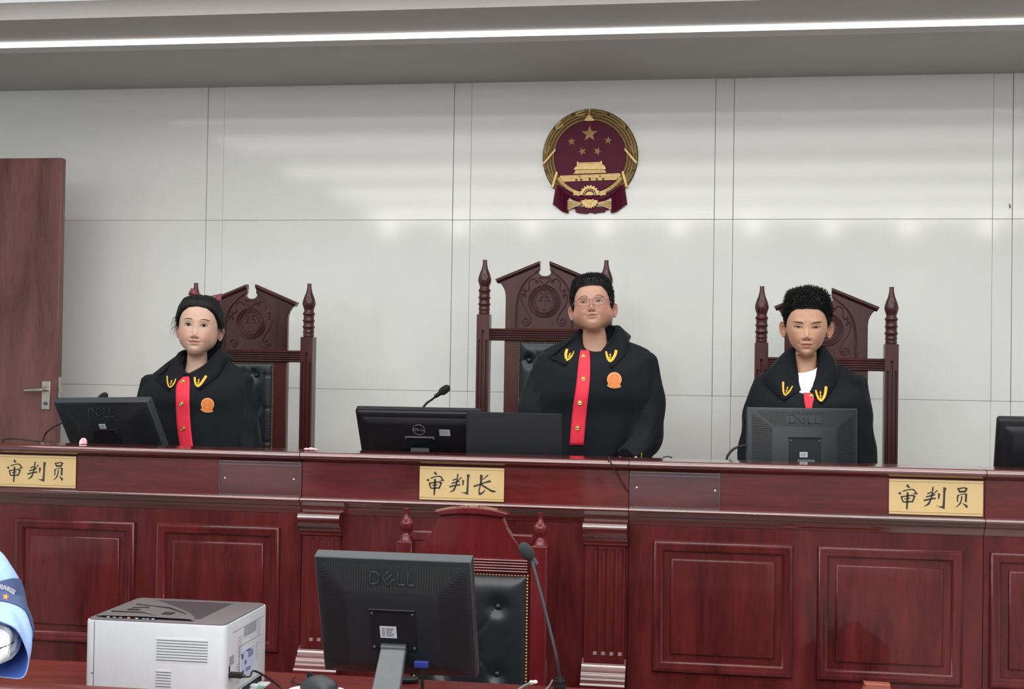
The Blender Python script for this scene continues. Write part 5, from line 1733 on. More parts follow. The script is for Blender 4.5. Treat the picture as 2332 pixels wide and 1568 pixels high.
def spiky_hair(F, t, line, thick, count, length, updir, mat, seed, fringe=.3):
    rg = np.random.default_rng(seed)
    pts, faces, C_ = hair_cap(F, line, thick)
    mb = MB(F.base)
    F.add(mb, pts, faces)
    wts = []
    cen = []
    nrm = []
    for q in faces:
        a, b, c, d = (pts[k] for k in q)
        n_ = np.cross(c - a, d - b); ar = np.linalg.norm(n_)
        cc = (a + b + c + d) / 4
        n_ = n_ / (ar + 1e-12)
        if np.dot(n_, cc - C_) < 0: n_ = -n_
        cen.append(cc); nrm.append(n_); wts.append(ar)
    wts = np.array(wts) / sum(wts)
    vs, fs = [], []
    for k in rg.choice(len(faces), count, p=wts):
        c, n_ = cen[k], nrm[k]
        c = c + rg.normal(0, .0012, 3) - n_ * .003
        u = np.array(updir(c), float)
        front = max(0, min(1, (c[1] - .045) / .03)) * max(0, min(1, (.105 - c[2]) / .03))
        d = n_ * .55 + u + np.array([0, .25, -.75]) * fringe * front + rg.normal(0, .15, 3)
        d /= np.linalg.norm(d)
        L_ = length * rg.uniform(.6, 1.15) * (1 - .45 * front) * (0.45 if c[2] < .03 else 1)
        e1 = np.cross(d, [.3, .5, .81]); e1 /= np.linalg.norm(e1); e2 = np.cross(d, e1)
        r = rg.uniform(.0009, .0017)
        dr = np.array([0, 0, -1.0]) * .12 * L_
        b0 = len(vs)
        for q in range(3):
            a = 2 * pi * q / 3
            vs.append(c + (e1 * cos(a) + e2 * sin(a)) * r)
        for q in range(3):
            a = 2 * pi * q / 3
            vs.append(c + d * L_ * .55 + (e1 * cos(a) + e2 * sin(a)) * r * .75)
        vs.append(c + d * L_ + dr)
        for q in range(3):
            q2 = (q + 1) % 3
            fs += [(b0 + q, b0 + q2, b0 + 3 + q2, b0 + 3 + q), (b0 + 3 + q, b0 + 3 + q2, b0 + 6)]
    mb.add([tuple(p) for p in F.bend(np.array(vs))], fs)
    o = obj('hair', mb, M[mat], t, sharp=180)
    return o

# ---------------------------------------------------------------- the robe
def robe(t, base, Yp, rows, zV_px, V_x, side, bottom_z, sleeves, depth, tips, edges, seed, folds=.006, cuff=None):
    """rows: (py, x_left, x_right, py_front) silhouette of the robe measured on the plane y=Yp"""
    rg = np.random.default_rng(seed)
    ph = rg.uniform(0, 6.28, 8)
    NU = 96
    rings = []
    info = []
    for i, (py, xl, xr, pf) in enumerate(rows):
        a, b = at(xl, py, Yp), at(xr, py, Yp)
        zs = (a[2] + b[2]) / 2
        zf = at((xl + xr) / 2, pf, Yp - depth[i])[2]
        info.append(((a[0] + b[0]) / 2, (b[0] - a[0]) / 2, zs, zf, depth[i], (b[2] - a[2]) / 2 if i < 6 else 0))
    last = info[-1]
    for k in range(1, 7):
        q = k / 6
        z = last[2] + (bottom_z - last[2]) * q
        info.append((last[0], last[1] * (1 + .02 * q) if last[1] < .30 else last[1] * (1 - .25 * q), z, z, last[4] * (1 + .1 * q), 0))
    INF = crom(np.array(info), np.linspace(0, len(info) - 1, 6 * len(info)))
    ztop = info[0][2]
    # inner pit so that the neck comes out of an opening
    first = INF[0]
    pit = (first[0], first[1] * .70, first[2] - .055, first[3] - .035, first[4] * .55, 0)
    pit2 = (first[0], first[1] * .93, first[2] - .012, first[3] - .010, first[4] * .88, 0)
    allr = [pit, pit2] + list(INF)
    for r_i, (cx, hw, zs, zf, dp, tz) in enumerate(allr):
        ring = []
        for j in range(NU):
            a = -pi + 2 * pi * j / NU
            c, s_ = cos(a), sin(a)
            n = 2.25
            S = np.sign(s_) * abs(s_) ** (2 / n); Cc = np.sign(c) * abs(c) ** (2 / n)
            g = smooth(ztop - zs, .04, .30)
            fo = folds * g * (sin(7 * a + ph[0] + 6 * (zs)) * .5 + sin(13 * a + ph[1] - 4 * zs) * .35 + sin(23 * a + ph[2]) * .25)
            back = dp * .72
            f = (dp if c > 0 else back) * Cc
            k = max(0, c)
            z = zs + tz * S + (zf - zs) * k ** .9 + (.012 if c < 0 else 0) * (-min(0, c)) * (1 if r_i < 8 else 0)
            ring.append((cx + (hw + fo * .4) * S, Yp - f - fo * Cc, z))
        rings.append(ring)
    mb = MB(base)
    mb.loft(rings, caps=(True, True))
    # sleeves
    for pts, rs in sleeves:
        P_ = crom(np.array(pts), np.linspace(0, len(pts) - 1, 26))
        R_ = np.interp(np.linspace(0, 1, 26), np.linspace(0, 1, len(rs)), rs)
        seg = 28
        pv = [Vector(p) for p in P_]
        rr = []
        u = None
        for i in range(26):
            tt = (pv[min(i + 1, 25)] - pv[max(i - 1, 0)]).normalized()
            if u is None: u = tt.cross(Vector((0, 1, 0))).normalized()
            u = (u - tt * u.dot(tt)).normalized(); v_ = tt.cross(u)
            ring = []
            for j in range(seg):
                a = 2 * pi * j / seg
                w_ = R_[i] * (1 + .06 * sin(5 * a + ph[3] + i * .25) + .05 * sin(9 * a + ph[4] - i * .4) + .035 * sin(i * .9 + 2 * a + ph[5]))
                ring.append(tuple(pv[i] + (u * cos(a) + v_ * sin(a)) * w_))
            rr.append(ring)
        # rounded shoulder end
        c0 = pv[0]
        rr = [[tuple(c0 + (Vector(p) - c0) * .40 + (pv[0] - pv[1]).normalized() * R_[0] * .50) for p in rr[0]], [tuple(c0 + (Vector(p) - c0) * .80 + (pv[0] - pv[1]).normalized() * R_[0] * .30) for p in rr[0]]] + rr
        mb.loft(rr)
    ro = obj('robe', mb, M['robe'], t, sharp=70)
    tree = mb.bvh()
    O = Vector((0, 0, EYE))
    def hit(px, py, off=.004):
        d = Vector(ray(px, py)).normalized()
        h = tree.ray_cast(O, d)
        if h[0] is None:
            h = tree.find_nearest(Vector(at(px, py, Yp - .08)))
        return np.array(h[0]) - np.array(d) * off
    # collar flaps
    Vp = hit(V_x, zV_px, .006)
    col = MB(base)
    nx = Vp[0] * .35 + info[0][0] * .65
    for s, tip, edge, sd in ((-1, tips[0], edges[0], side[0]), (1, tips[1], edges[1], side[1])):
        sp = at(sd[0], sd[1], Yp - .005)
        fold = [Vp + np.array([s * .003, 0, 0]), np.array([Vp[0] * .35 + sp[0] * .65, (Vp[1] + Yp) / 2 - .012, (Vp[2] + sp[2]) / 2 - .008]), sp, np.array([nx + (sp[0] - nx) * .75, Yp + .055, sp[2] + .006]), np.array([nx, Yp + .075, sp[2] + .008])]
        e = [hit(*tip, .008)] + [hit(*q, .008) for q in edge]
        lastp = e[-1]
        e += [np.array([sp[0] + s * .036, Yp + .075, sp[2] - .030]), np.array([nx, Yp + .115, sp[2] - .036])]
        N_ = 30
        Fp = crom(np.array(fold), np.linspace(0, len(fold) - 1, N_)); Ep = crom(np.array(e), np.linspace(0, len(e) - 1, N_))
        rws = []
        for i in range(N_):
            a, b = Fp[i], Ep[i]
            out = np.array([(a[0] + b[0]) / 2 - nx, min(-.03, (a[1] + b[1]) / 2 - Yp) if i < N_ * .6 else .05, .03]); out /= np.linalg.norm(out)
            rws.append([tuple(a + (np.array([nx, Yp, a[2]]) - a) * .10 + np.array([0, 0, -.014])), tuple(a + np.array([0, 0, -.002])), tuple(a * .86 + b * .14 + out * .004 + np.array([0, 0, .001])), tuple(a * .5 + b * .5 + out * .004), tuple(b)])
        col.grid(rws, flip=(s < 0))
    co = obj('collar', col, M['robe'], t, sharp=180, solid=.004)
    tree2 = col.bvh()
    def hit2(px, py, off=.004):
        d = Vector(ray(px, py)).normalized()
        h = tree2.ray_cast(O, d); g = tree.ray_cast(O, d)
        c = [q[0] for q in (h, g) if q[0] is not None]
        if not c: c = [tree.find_nearest(Vector(at(px, py, Yp - .1)))[0]]
        p = min(c, key=lambda q: (q - O).length)
        return np.array(p) - np.array(d) * off
    return ro, co, hit, hit2

def ribbon(mb, px_path, px_w, hit, off, mat=0, n=14):
    P_ = crom(np.array(px_path, float), np.linspace(0, len(px_path) - 1, n))
    W_ = np.interp(np.linspace(0, 1, n), np.linspace(0, 1, len(px_w)), px_w)
    rows = []
    for i in range(n):
        d = P_[min(i + 1, n - 1)] - P_[max(i - 1, 0)]; d /= np.linalg.norm(d) + 1e-9
        nn = np.array([-d[1], d[0]])
        rows.append([tuple(hit(*(P_[i] + nn * W_[i] * k), off * (1 - .5 * abs(k)))) for k in (1, .5, 0, -.5, -1)])
    mb.grid(rows)

def placket(t, base, left, right, hit, buttons, n=26):
    L_ = crom(np.array(left, float), np.linspace(0, len(left) - 1, n)); R_ = crom(np.array(right, float), np.linspace(0, len(right) - 1, n))
    rows = [[tuple(hit(*(L_[i] * (1 - k) + R_[i] * k), .0035)) for k in np.linspace(0, 1, 7)] for i in range(n)]
    mb = MB(base); mb.grid(rows, flip=True)
    o = obj('red_placket', mb, M['red'], t, sharp=180, solid=.002)
    for bx, by, r in buttons:
        p = hit(bx, by, .0065)
        mb = MB(base); mb.lathe([(.003, .0090 * r), (-.001, .0092 * r), (-.0025, .0078 * r), (-.0018, .0060 * r), (-.0030, .0035 * r), (-.0034, .0003)], tuple(p), 16, ax='y'); obj('button', mb, M['button'], o, sharp=50)
    return o

def lapel_badge(t, base, arm1, arm2, cross_, hit, w1, w2):
    mb = MB(base)
    ribbon(mb, arm1, w1, hit, .0045); ribbon(mb, arm2, w2, hit, .0045)
    (x0, y0), (x1, y1) = cross_
    ribbon(mb, [(x0, y0), (x1, y1)], [1.1, 1.1], hit, .0045, n=4)
    for f, k in ((.22, 2.6), (.62, 3.4)):
        cx, cy = x0 + (x1 - x0) * f, y0 + (y1 - y0) * f
        ribbon(mb, [(cx - k, cy + .4), (cx + k, cy - .4)], [.8, .8], hit, .0048, n=4)
    obj('lapel_emblem', mb, M['embroidery'], t, sharp=180)

def chest_badge(t, base, cx, cy, r, hit, rot=0):
    def q(x, y):
        c, s_ = cos(rot), sin(rot)
        return cx + (x * c - y * s_) * r, cy + (x * s_ + y * c) * r
    out = []
    for a in np.linspace(-218, 38, 34):
        out.append((cos(radians(a)), sin(radians(a))))
    out += [(.98, .98), (.55, 1.16), (0, 1.24), (-.55, 1.16), (-.98, .90)]
    mb = MB(base)
    def fan(scale, off, mat):
        pts = [hit(*q(0, .05), off)] + [hit(*q(x * scale, (y - .1) * scale + .1), off) for x, y in out]
        n = len(out)
        mb.add([tuple(p) for p in pts], [(0, 1 + (k + 1) % n, 1 + k) for k in range(n)], mat)
    fan(1.0, .0040, 1); fan(.90, .0052, 0)
    def rb(pth, w_): ribbon(mb, [q(*p) for p in pth], [w_ * r] * 2, hit, .0068, n=8); 
    n0 = len(mb.f)
    ribbon(mb, [q(.72 * cos(a), .72 * sin(a)) for a in np.linspace(2.6, 6.8, 16)], [.05 * r] * 2, hit, .0066, n=24)
    ribbon(mb, [q(0, -.62), q(0, .45)], [.07 * r] * 2, hit, .0066, n=6)
    ribbon(mb, [q(-.45, -.30), q(.45, -.30)], [.06 * r] * 2, hit, .0066, n=6)
    ribbon(mb, [q(-.25, -.52), q(.25, -.52)], [.05 * r] * 2, hit, .0066, n=6)
    for s in (-1, 1):
        ribbon(mb, [q(s * .40 + .2 * cos(a), .08 + .24 * sin(a)) for a in np.linspace(0, 6.28, 12)], [.05 * r] * 2, hit, .0066, n=20)
    ribbon(mb, [q(-.28, .48), q(.28, .48)], [.10 * r] * 2, hit, .0066, n=6)
    ribbon(mb, [q(-.55, .86), q(0, .98), q(.55, .86)], [.06 * r] * 2, hit, .0066, n=8)
    for k in range(n0, len(mb.f)): mb.mi[k] = 1
    obj('chest_badge', mb, [M['badge'], M['badge_rim']], t, sharp=180)

def legs(t, base, x, Y, hip_z, floor_z, gap=.085):
    mb = MB(base)
    for s in (-1, 1):
        mb.tube([(x + s * gap, Y + .0, hip_z), (x + s * gap, Y, hip_z - .2), (x + s * gap * 1.02, Y + .005, (hip_z + floor_z) / 2), (x + s * gap * 1.05, Y + .012, floor_z + .20), (x + s * gap * 1.05, Y + .012, floor_z + .055)], [.085, .08, .060, .055, .055], 16)
    mb.ball((x, Y, hip_z), .15, .10, .10, 20, 10)
    obj('trousers', mb, M['trousers'], t, sharp=60)
    for s in (-1, 1):
        mb = MB(base); c = x + s * gap * 1.05
        rows = []
        for k in range(11):
            f = k / 10; y = Y + .055 - .24 * f
            w_ = .040 * (1 - abs(2 * f - 1) ** 4) ** .5 + .004; h = .075 * (1 - f) ** .7 + .03
            rows.append([(c + w_ * cos(a), y, floor_z + .001 + max(0, h * sin(a))) for a in np.linspace(pi, 0, 13)])
        mb.loft(rows); obj('shoe', mb, M['shoe'], t, sharp=60)
DAIS = .40

def undershirt(F, t, mat, zf, tiltx=0, front=.040, halfw=.062, sidez=.045):
    """collar line of a T-shirt round the neck base: local head coordinates, not turned by the head"""
    mb = MB(F.base); rings = []
    for grow, dz in ((0.965, -.002), (1.0, 0), (1.06, -.012), (1.22, -.035), (1.45, -.07), (1.6, -.13)):
        ring = []
        for a in np.linspace(-pi, pi, 48, endpoint=False):
            c, s_ = cos(a), sin(a)
            x = halfw * grow * s_; f = -.020 + (front + .020 if c > 0 else .05) * grow * c
            z = zf + sidez * (1 - max(0, c)) ** 1.3 + tiltx * s_ + dz
            ring.append((F.H[0] + x, F.H[1] - f, F.H[2] + z))
        rings.append(ring)
    mb.loft(rings, caps=(False, False)); obj('undershirt', mb, M[mat], t, sharp=180)

# ================================================================ the girl on the left
Yp = 4.99
Hz = at(447, 807, Yp - .08)[2] + .103
F = Figure((at(450, 745, Yp)[0], Yp - .015, Hz), 1.0, yaw=.24, pitch=.03, roll=.055, jaw=1.06, neck=.97, cheek=.0015, ex=.0300, ez=.009, nz=-.033, mz=-.056, base=(at(450, 745, Yp)[0], Yp + .02, DAIS), fat=1.0)
t = thing('person', 'girl in black robe with maroon hair bow and pink collar, at the left monitor', 'person', tuple(F.base))
gx = F.H[0]
person_body(F, t, 'skin_a', ear_out=.55, hands=[dict(wrist=(gx - .21, Yp + .0, 1.04), d=(0, -.05, -1), side=1, palm_n=(.8, .4, 0), curl=.4, arm=(gx - .20, Yp + .02, 1.25)), dict(wrist=(gx + .22, Yp + .0, 1.04), d=(0, -.05, -1), side=-1, palm_n=(-.8, .4, 0), curl=.4, arm=(gx + .21, Yp + .02, 1.25))])
face_parts(F, t, open_up=.0043, open_lo=.0032, we=.0140, tilt=.04, bz=.0305, barch=.0028, bth=.0026, mw=.0235, mcurve=-.001, upper=.0040, lower=.0062, gaze=(.001, 0), iris_r=.0062, brow='brow')
# hair drawn back
line = [(0, .083), (25, .078), (45, .058), (62, .030), (78, .004), (88, .005), (105, -.010), (130, -.045), (180, -.070)]
pts, faces, C_ = hair_cap(F, line, lambda az, V: .0075 + .008 * smooth(az, 30, 90), .0012)
mb = MB(F.base); F.add(mb, pts, faces)
tree = BVHTree.FromPolygons([tuple(p) for p in pts], faces)
bun = np.array([.012, -.095, .075])
rg = np.random.default_rng(3)
Cc = Vector((0, -.008, .01))
la, lz = zip(*line)
for k in range(560):
    az = rg.uniform(-150, 150); a = radians(az)
    zz = np.interp(abs(az), la, lz) + .002
    p0 = np.array([.075 * sin(a), .088 * cos(a) - .01, zz])
    d0 = Vector(p0 - np.array(Cc)).normalized(); d1 = Vector(bun - np.array(Cc)).normalized()
    path, rad = [], []
    if abs(az) < 40:
        j_ = int(np.argmin(np.abs(F.th - a))) ; j_ = min(F.NU - 1, max(0, j_ + rg.integers(-1, 2)))
        col_ = pts.reshape(44, F.NU, 3)[::-1, j_][:42:3]
        path = [tuple(p + (p - np.array(Cc)) / np.linalg.norm(p - np.array(Cc)) * rg.uniform(.0003, .0012) + np.array([rg.normal(0, .0006), 0, 0])) for p in col_]
        mb.tube(F.bend(path), [.0015 * sin(pi * (.10 + .85 * q / 13)) ** .5 for q in range(len(path))], 5)
        path = []
    lift = rg.uniform(.0, .0020)
    for q in np.linspace(0, 1, 12):
        d = (d0 * (1 - q) + d1 * q + Vector((0, 0, .16)) * sin(pi * q)).normalized()
        h = tree.ray_cast(Cc + d * .3, -d)
        if h[0] is None or (h[0] - Cc).length < .05: continue
        path.append(tuple(Vector(h[0]) + d * lift)); rad.append(.0016 * sin(pi * (.08 + .9 * q)) ** .5)
    if len(path) > 5:
        W_ = F.bend(path)
        mb.tube(W_, rad, 5)
# loose wisps at the temples and behind the ears, and the tail behind
def wisp(pts_, r=.0007, n=10):
    P_ = crom(np.array(pts_), np.linspace(0, len(pts_) - 1, n)); mb.tube(F.bend(P_), np.linspace(r, r * .3, n), 4)
for k in range(46):
    s = rg.choice((-1, 1)); j = rg.normal(0, .004, 3)
    z0 = rg.uniform(.0, .05)
    wisp([np.array([s * .080, .012, z0]) + j, np.array([s * (.088 + abs(j[0])), .010, z0 - .02]) + j * 1.5, np.array([s * (.086 + rg.uniform(0, .01)), -.01, z0 - .045]) + j * 2])
for k in range(40):
    j = rg.normal(0, .004, 3); x_ = rg.uniform(-.06, .05); q_ = 1 - (x_ / .09) ** 2
    wisp([np.array([x_, .035, .085 + .033 * q_]) + j * .3, np.array([x_ * 1.1, .015, .095 + .034 * q_]) + j, np.array([x_ * 1.15, -.02, .098 + .032 * q_]) + j * 1.4], .0006)
for k in range(60):
    j = rg.normal(0, .006, 3)
    wisp([np.array([.062, -.052, -.03]) + j, np.array([.066, -.058, -.075]) + j, np.array([.062, -.060, -.12]) + j, np.array([.058, -.064, -.155 - rg.uniform(0, .02)]) + j], .0020)
b_ = F.bend([bun])[0]
mb.ball(tuple(b_ + np.array([.0, .02, 0])), .045, .035, .040, 18, 10)
mb.tube([tuple(b_ + np.array(q)) for q in ((0, .03, .0), (.01, .075, -.02), (.015, .085, -.10), (.012, .075, -.2))], [.03, .034, .028, .008], 12)
obj('hair', mb, M['hair2'], t, sharp=180)
# bow
mb = MB(F.base)
bc = at(468, 679, Yp + .065)
for s, tipx, tipy, fat in ((-1, 432, 664, .6), (1, 503, 684, 1.0)):
    e = at(tipx, tipy, Yp + .055)
    ax = e - bc; L_ = np.linalg.norm(ax); ax /= L_
    upv = np.cross(ax, [0, 1, 0]); upv /= np.linalg.norm(upv)
    if upv[2] < 0: upv = -upv
    rows = []
    for q in np.linspace(0, 1, 12):
        w_ = (.006 + .021 * q ** 1.1) * fat; th = .004 + .010 * sin(pi * min(1, q * 1.05)) ** .8
        rows.append([tuple(bc + ax * L_ * q + upv * w_ * cos(a) * (1 + .10 * cos(3 * a)) + np.array([0, 1, 0]) * th * sin(a) * (1 + .2 * cos(4 * a))) for a in np.linspace(0, 2 * pi, 20, endpoint=False)])
    mb.loft(rows)
mb.ball(tuple(bc), .012, .012, .013, 12, 8)
obj('hair_bow', mb, M['bow'], t, sharp=60)
rows = [(803, 411, 497, 850), (812, 398, 508, 856), (825, 380, 526, 864), (842, 359, 552, 874), (866, 331, 571, 890), (895, 321, 576, 912), (930, 317, 581, 940), (970, 318, 586, 975), (1020, 320, 592, 1022)]
sl = [([at(352, 868, Yp), at(341, 915, Yp - .01), at(341, 975, Yp - .02), at(342, 1040, Yp - .03), at(346, 1120, Yp - .03)], [.050, .052, .054, .056, .06]),
      ([at(549, 866, Yp), at(554, 915, Yp - .01), at(560, 975, Yp - .02), at(566, 1040, Yp - .03), at(568, 1120, Yp - .03)], [.048, .050, .052, .054, .06])]
ro, co, hit, hit2 = robe(t, F.base, Yp, rows, 850, 427, ((413, 799), (496, 797)), DAIS + .35, sl, [.060, .070, .082, .095, .108, .118, .114, .116, .116], [(384, 889), (452, 888)], [[(352, 860), (366, 828)], [(492, 858), (512, 828)]], 5)
undershirt(F, t, 'pink', -.182, tiltx=-.012, front=.040, halfw=.060, sidez=.06)
placket(t, F.base, [(416, 857), (402, 876), (400.5, 915), (403, 968), (410, 1021), (414, 1060)], [(431.5, 857), (432, 877), (431.5, 915), (434, 968), (440, 1021), (444, 1060)], hit2, [(416.6, 868, 1), (413, 919, .95), (416.6, 975.5, .95)])
K = lambda x, y: (350 + x / 13.07, 840 + y / 13.07)
lapel_badge(t, F.base, [K(400, 200), K(405, 350), K(430, 470), K(480, 540)], [K(655, 285), K(620, 390), K(555, 490), K(480, 545)], (K(535, 320), K(505, 480)), hit2, [2.4, 2.6, 2.6, 2.0], [1.6, 2.0, 2.3, 2.0])
lapel_badge(t, F.base, [K(1220, 235), K(1228, 370), K(1250, 460), K(1300, 520)], [K(1565, 195), K(1490, 310), K(1400, 440), K(1300, 520)], (K(1350, 290), K(1310, 480)), hit2, [2.5, 2.6, 2.6, 2.0], [2.9, 2.9, 2.8, 2.2])
chest_badge(t, F.base, 472.6, 920.5, 15, hit2, .12)
legs(t, F.base, gx, Yp + .02, 1.08, DAIS)

# ================================================================ the boy with glasses in the middle
Yp = 5.00
Hx = at(1354, 700, Yp)[0]
Hz = at(1352, 745, Yp - .07)[2] + .075
F = Figure((Hx, Yp - .02, Hz), .925, yaw=.03, pitch=.22, roll=-.085, jaw=1.22, cheek=.004, ex=.0310, ez=.004, nz=-.030, mz=-.055, base=(Hx, Yp + .02, DAIS), fat=1.12, neck=1.22)
t = thing('person', 'boy in black robe wearing pink framed glasses, standing in the middle', 'person', tuple(F.base))
wr, wl = at(1420, 1062, 4.80), at(1215, 1062, 4.84)
person_body(F, t, 'skin_b', ear_out=.66, hands=[dict(wrist=(wr[0], 4.80, 1.222), d=(-.25, -1, -.05), side=1, palm_n=(0, -.1, -1), curl=.3, arm=(wr[0] + .06, 4.95, 1.24)), dict(wrist=(wl[0] - .03, 4.93, 1.10), d=(0, -.15, -1), side=-1, palm_n=(-.8, .4, 0), curl=.4, arm=(wl[0] - .03, 4.95, 1.26))])
face_parts(F, t, open_up=.0030, open_lo=.0022, we=.0140, tilt=.03, bz=.024, barch=.005, bth=.0022, lip='lip_b', mw=.0240, mcurve=-.0035, upper=.0045, lower=.0070, gaze=(-.001, .0002), iris_r=.0052, mtilt=.04)
spiky_hair(F, t, [(0, .072), (30, .070), (48, .050), (62, .022), (74, -.012), (84, -.014), (92, .006), (110, -.005), (140, -.05), (180, -.062)], lambda az, V: .013 + .007 * smooth(V[:, :, 2], .05, .1), 4200, .013, lambda c: (0, .15, .55), 'hair', 21, fringe=.7)
# glasses
gl = thing_part = None
mb = MB(F.base)
def g3(x, z, f): return tuple(F.bend([(x, f, z)])[0])
lensz = F.ez - .006
for s in (1, -1):
    ring = []
    for k in range(28):
        a = 2 * pi * k / 28
        n = 3.4
        x = s * .0315 + .0262 * np.sign(cos(a)) * abs(cos(a)) ** (2 / n); z = lensz + .0165 * np.sign(sin(a)) * abs(sin(a)) ** (2 / n)
        ring.append(g3(x, z, .1035 - .06 * abs(x) ** 1.6 * 4))
    ring.append(ring[0]); ring.append(ring[1])
    mb.tube(ring, .00125, 7)
    mb.tube([g3(s * .0575, lensz + .009, .094), g3(s * .070, lensz + .009, .080), g3(s * .0790, lensz + .007, .045), g3(s * .0835, lensz + .004, -.005), g3(s * .083, lensz - .008, -.022)], .0014, 7)
mb.tube([g3(-.0055, lensz + .008, .1030), g3(0, lensz + .010, .1050), g3(.0055, lensz + .008, .1030)], .0013, 7)
go = obj('glasses', mb, M['frame_pink'], t, sharp=180)
for s in (1, -1):
    mb = MB(F.base)
    ring = []
    for k in range(28):
        a = 2 * pi * k / 28; n = 3.4
        x = s * .0315 + .0255 * np.sign(cos(a)) * abs(cos(a)) ** (2 / n); z = lensz + .0158 * np.sign(sin(a)) * abs(sin(a)) ** (2 / n)
        ring.append(g3(x, z, .1035 - .06 * abs(x) ** 1.6 * 4))
    mb.add(ring, [tuple(range(28))], 0, False)
    obj('lens', mb, M['lens'], go, solid=.0008)
rows = [(752, 1318, 1405, 800), (762, 1309, 1417, 806), (776, 1281, 1430, 814), (788, 1254, 1460, 824), (803, 1233, 1483, 838), (836, 1219, 1495, 862), (882, 1201, 1503, 900), (929, 1184, 1508, 940), (973, 1172, 1507, 978), (1012, 1163, 1499, 1016), (1045, 1158, 1484, 1047)]
sl = [([at(1258, 820, Yp), at(1238, 880, Yp - .02), at(1214, 945, Yp - .06), at(1203, 1010, Yp - .06), at(1204, 1075, Yp - .06)], [.058, .064, .066, .058, .042]),
      ([at(1462, 820, Yp), at(1472, 880, Yp - .01), at(1474, 950, Yp - .04), at(1462, 1010, Yp - .09), at(1428, 1045, 4.83)], [.058, .060, .064, .060, .042])]
ro, co, hit, hit2 = robe(t, F.base, Yp, rows, 797, 1358, ((1320, 750), (1406, 743)), DAIS + .35, sl, [.064, .074, .086, .100, .114, .128, .138, .126, .126, .126, .126], [(1286, 831), (1392, 838)], [[(1250, 812), (1262, 782)], [(1424, 806), (1432, 778)]], 9, folds=.010)
undershirt(F, t, 'tee_red', -.196, tiltx=-.014, front=.036, halfw=.066, sidez=.06)
placket(t, F.base, [(1322, 797), (1318, 820), (1313, 870), (1304, 935), (1297, 1013)], [(1342, 797), (1344, 822), (1343, 870), (1336, 935), (1329, 1013)], hit2, [(1328.5, 810.5, .95), (1328.5, 861.5, 1), (1320.5, 916.5, 1.05), (1315, 973.5, .95)])
K = lambda x, y: (1270 + x / 13.07, 780 + y / 13.07)
lapel_badge(t, F.base, [K(285, 185), K(245, 310), K(245, 420), K(270, 490)], [K(485, 250), K(430, 370), K(350, 470), K(255, 530)], (K(375, 300), K(325, 440)), hit2, [2.8, 3.2, 3.0, 2.0], [1.0, 1.6, 2.0, 1.6])
lapel_badge(t, F.base, [K(1440, 255), K(1465, 370), K(1500, 480), K(1560, 565)], [K(1742, 215), K(1715, 340), K(1640, 480), K(1560, 565)], (K(1562, 320), K(1562, 510)), hit2, [2.0, 2.4, 2.6, 2.0], [3.0, 3.2, 3.0, 2.0])
chest_badge(t, F.base, 1399, 863.5, 16.5, hit2, .04)
mb = MB(F.base)
for bx, by in ((1413, 1043), (1448, 1043)):
    p = hit(bx, by, .005); mb = MB(F.base); mb.ball(tuple(p), .0075, .005, .0075, 12, 8); obj('cuff_button', mb, M['button'], t)
mb = MB(F.base); ribbon(mb, [(1461.5, 1030), (1460, 1048)], [1.0, 1.0], hit, .006, n=6); obj('cuff_stripe', mb, M['embroidery'], t)
legs(t, F.base, Hx, Yp + .02, 1.10, DAIS, .09)

# ================================================================ the boy on the right
Yp = 5.00
Hx = at(1836, 745, Yp)[0]
Hz = at(1836, 806, Yp - .08)[2] + .103
F = Figure((Hx, Yp - .02, Hz), 1.0, yaw=-.05, pitch=-.05, roll=.012, jaw=.92, cheek=-.001, ex=.0315, ez=.000, nz=-.037, mz=-.0640, base=(Hx, Yp + .02, DAIS), nose=1.0)
t = thing('person', 'boy in black robe with spiky hair and white undershirt, standing at right', 'person', tuple(F.base))
person_body(F, t, 'skin_c', ear_out=.74, hands=[dict(wrist=(Hx - .22, Yp, 1.04), d=(0, -.05, -1), side=1, palm_n=(.8, .4, 0), curl=.4, arm=(Hx - .21, Yp + .02, 1.25)), dict(wrist=(Hx + .22, Yp, 1.04), d=(0, -.05, -1), side=-1, palm_n=(-.8, .4, 0), curl=.4, arm=(Hx + .21, Yp + .02, 1.25))])
face_parts(F, t, open_up=.0016, open_lo=.0020, we=.0150, tilt=.08, brow='brow2', bz=.017, barch=.001, bslope=.006, bth=.0024, lip='lip_b', mw=.0225, mcurve=-.0018, upper=.0068, lower=.0085, gaze=(0, -.001), iris_r=.0050)
spiky_hair(F, t, [(0, .066), (28, .064), (44, .050), (60, .022), (72, -.004), (84, -.006), (92, .012), (110, .0), (140, -.045), (180, -.06)], lambda az, V: .008 + .012 * smooth(V[:, :, 2], .05, .11), 4600, .022, lambda c: (c[0] * 5, .10, .95), 'hair', 31, fringe=.55)
rows = [(793, 1806, 1869, 884), (806, 1799, 1879, 888), (822, 1778, 1894, 893), (836, 1752, 1925, 899), (862, 1727, 1964, 910), (888, 1713, 1976, 925), (927, 1702, 1982, 945), (968, 1695, 1986, 975), (1009, 1688, 1990, 1012), (1052, 1680, 1994, 1054)]
sl = [([at(1750, 868, Yp), at(1732, 920, Yp - .01), at(1724, 980, Yp - .02), at(1716, 1050, Yp - .03), at(1712, 1120, Yp - .03)], [.050, .054, .056, .058, .06]),
      ([at(1940, 868, Yp), at(1951, 920, Yp - .01), at(1956, 980, Yp - .02), at(1960, 1050, Yp - .03), at(1962, 1120, Yp - .03)], [.050, .052, .054, .056, .06])]
ro, co, hit, hit2 = robe(t, F.base, Yp, rows, 886, 1834, ((1806, 793), (1870, 787)), DAIS + .35, sl, [.060, .068, .080, .094, .108, .120, .120, .121, .122, .122], [(1784, 912), (1871, 920)], [[(1742, 868), (1754, 838)], [(1905, 870), (1907, 833)]], 13)
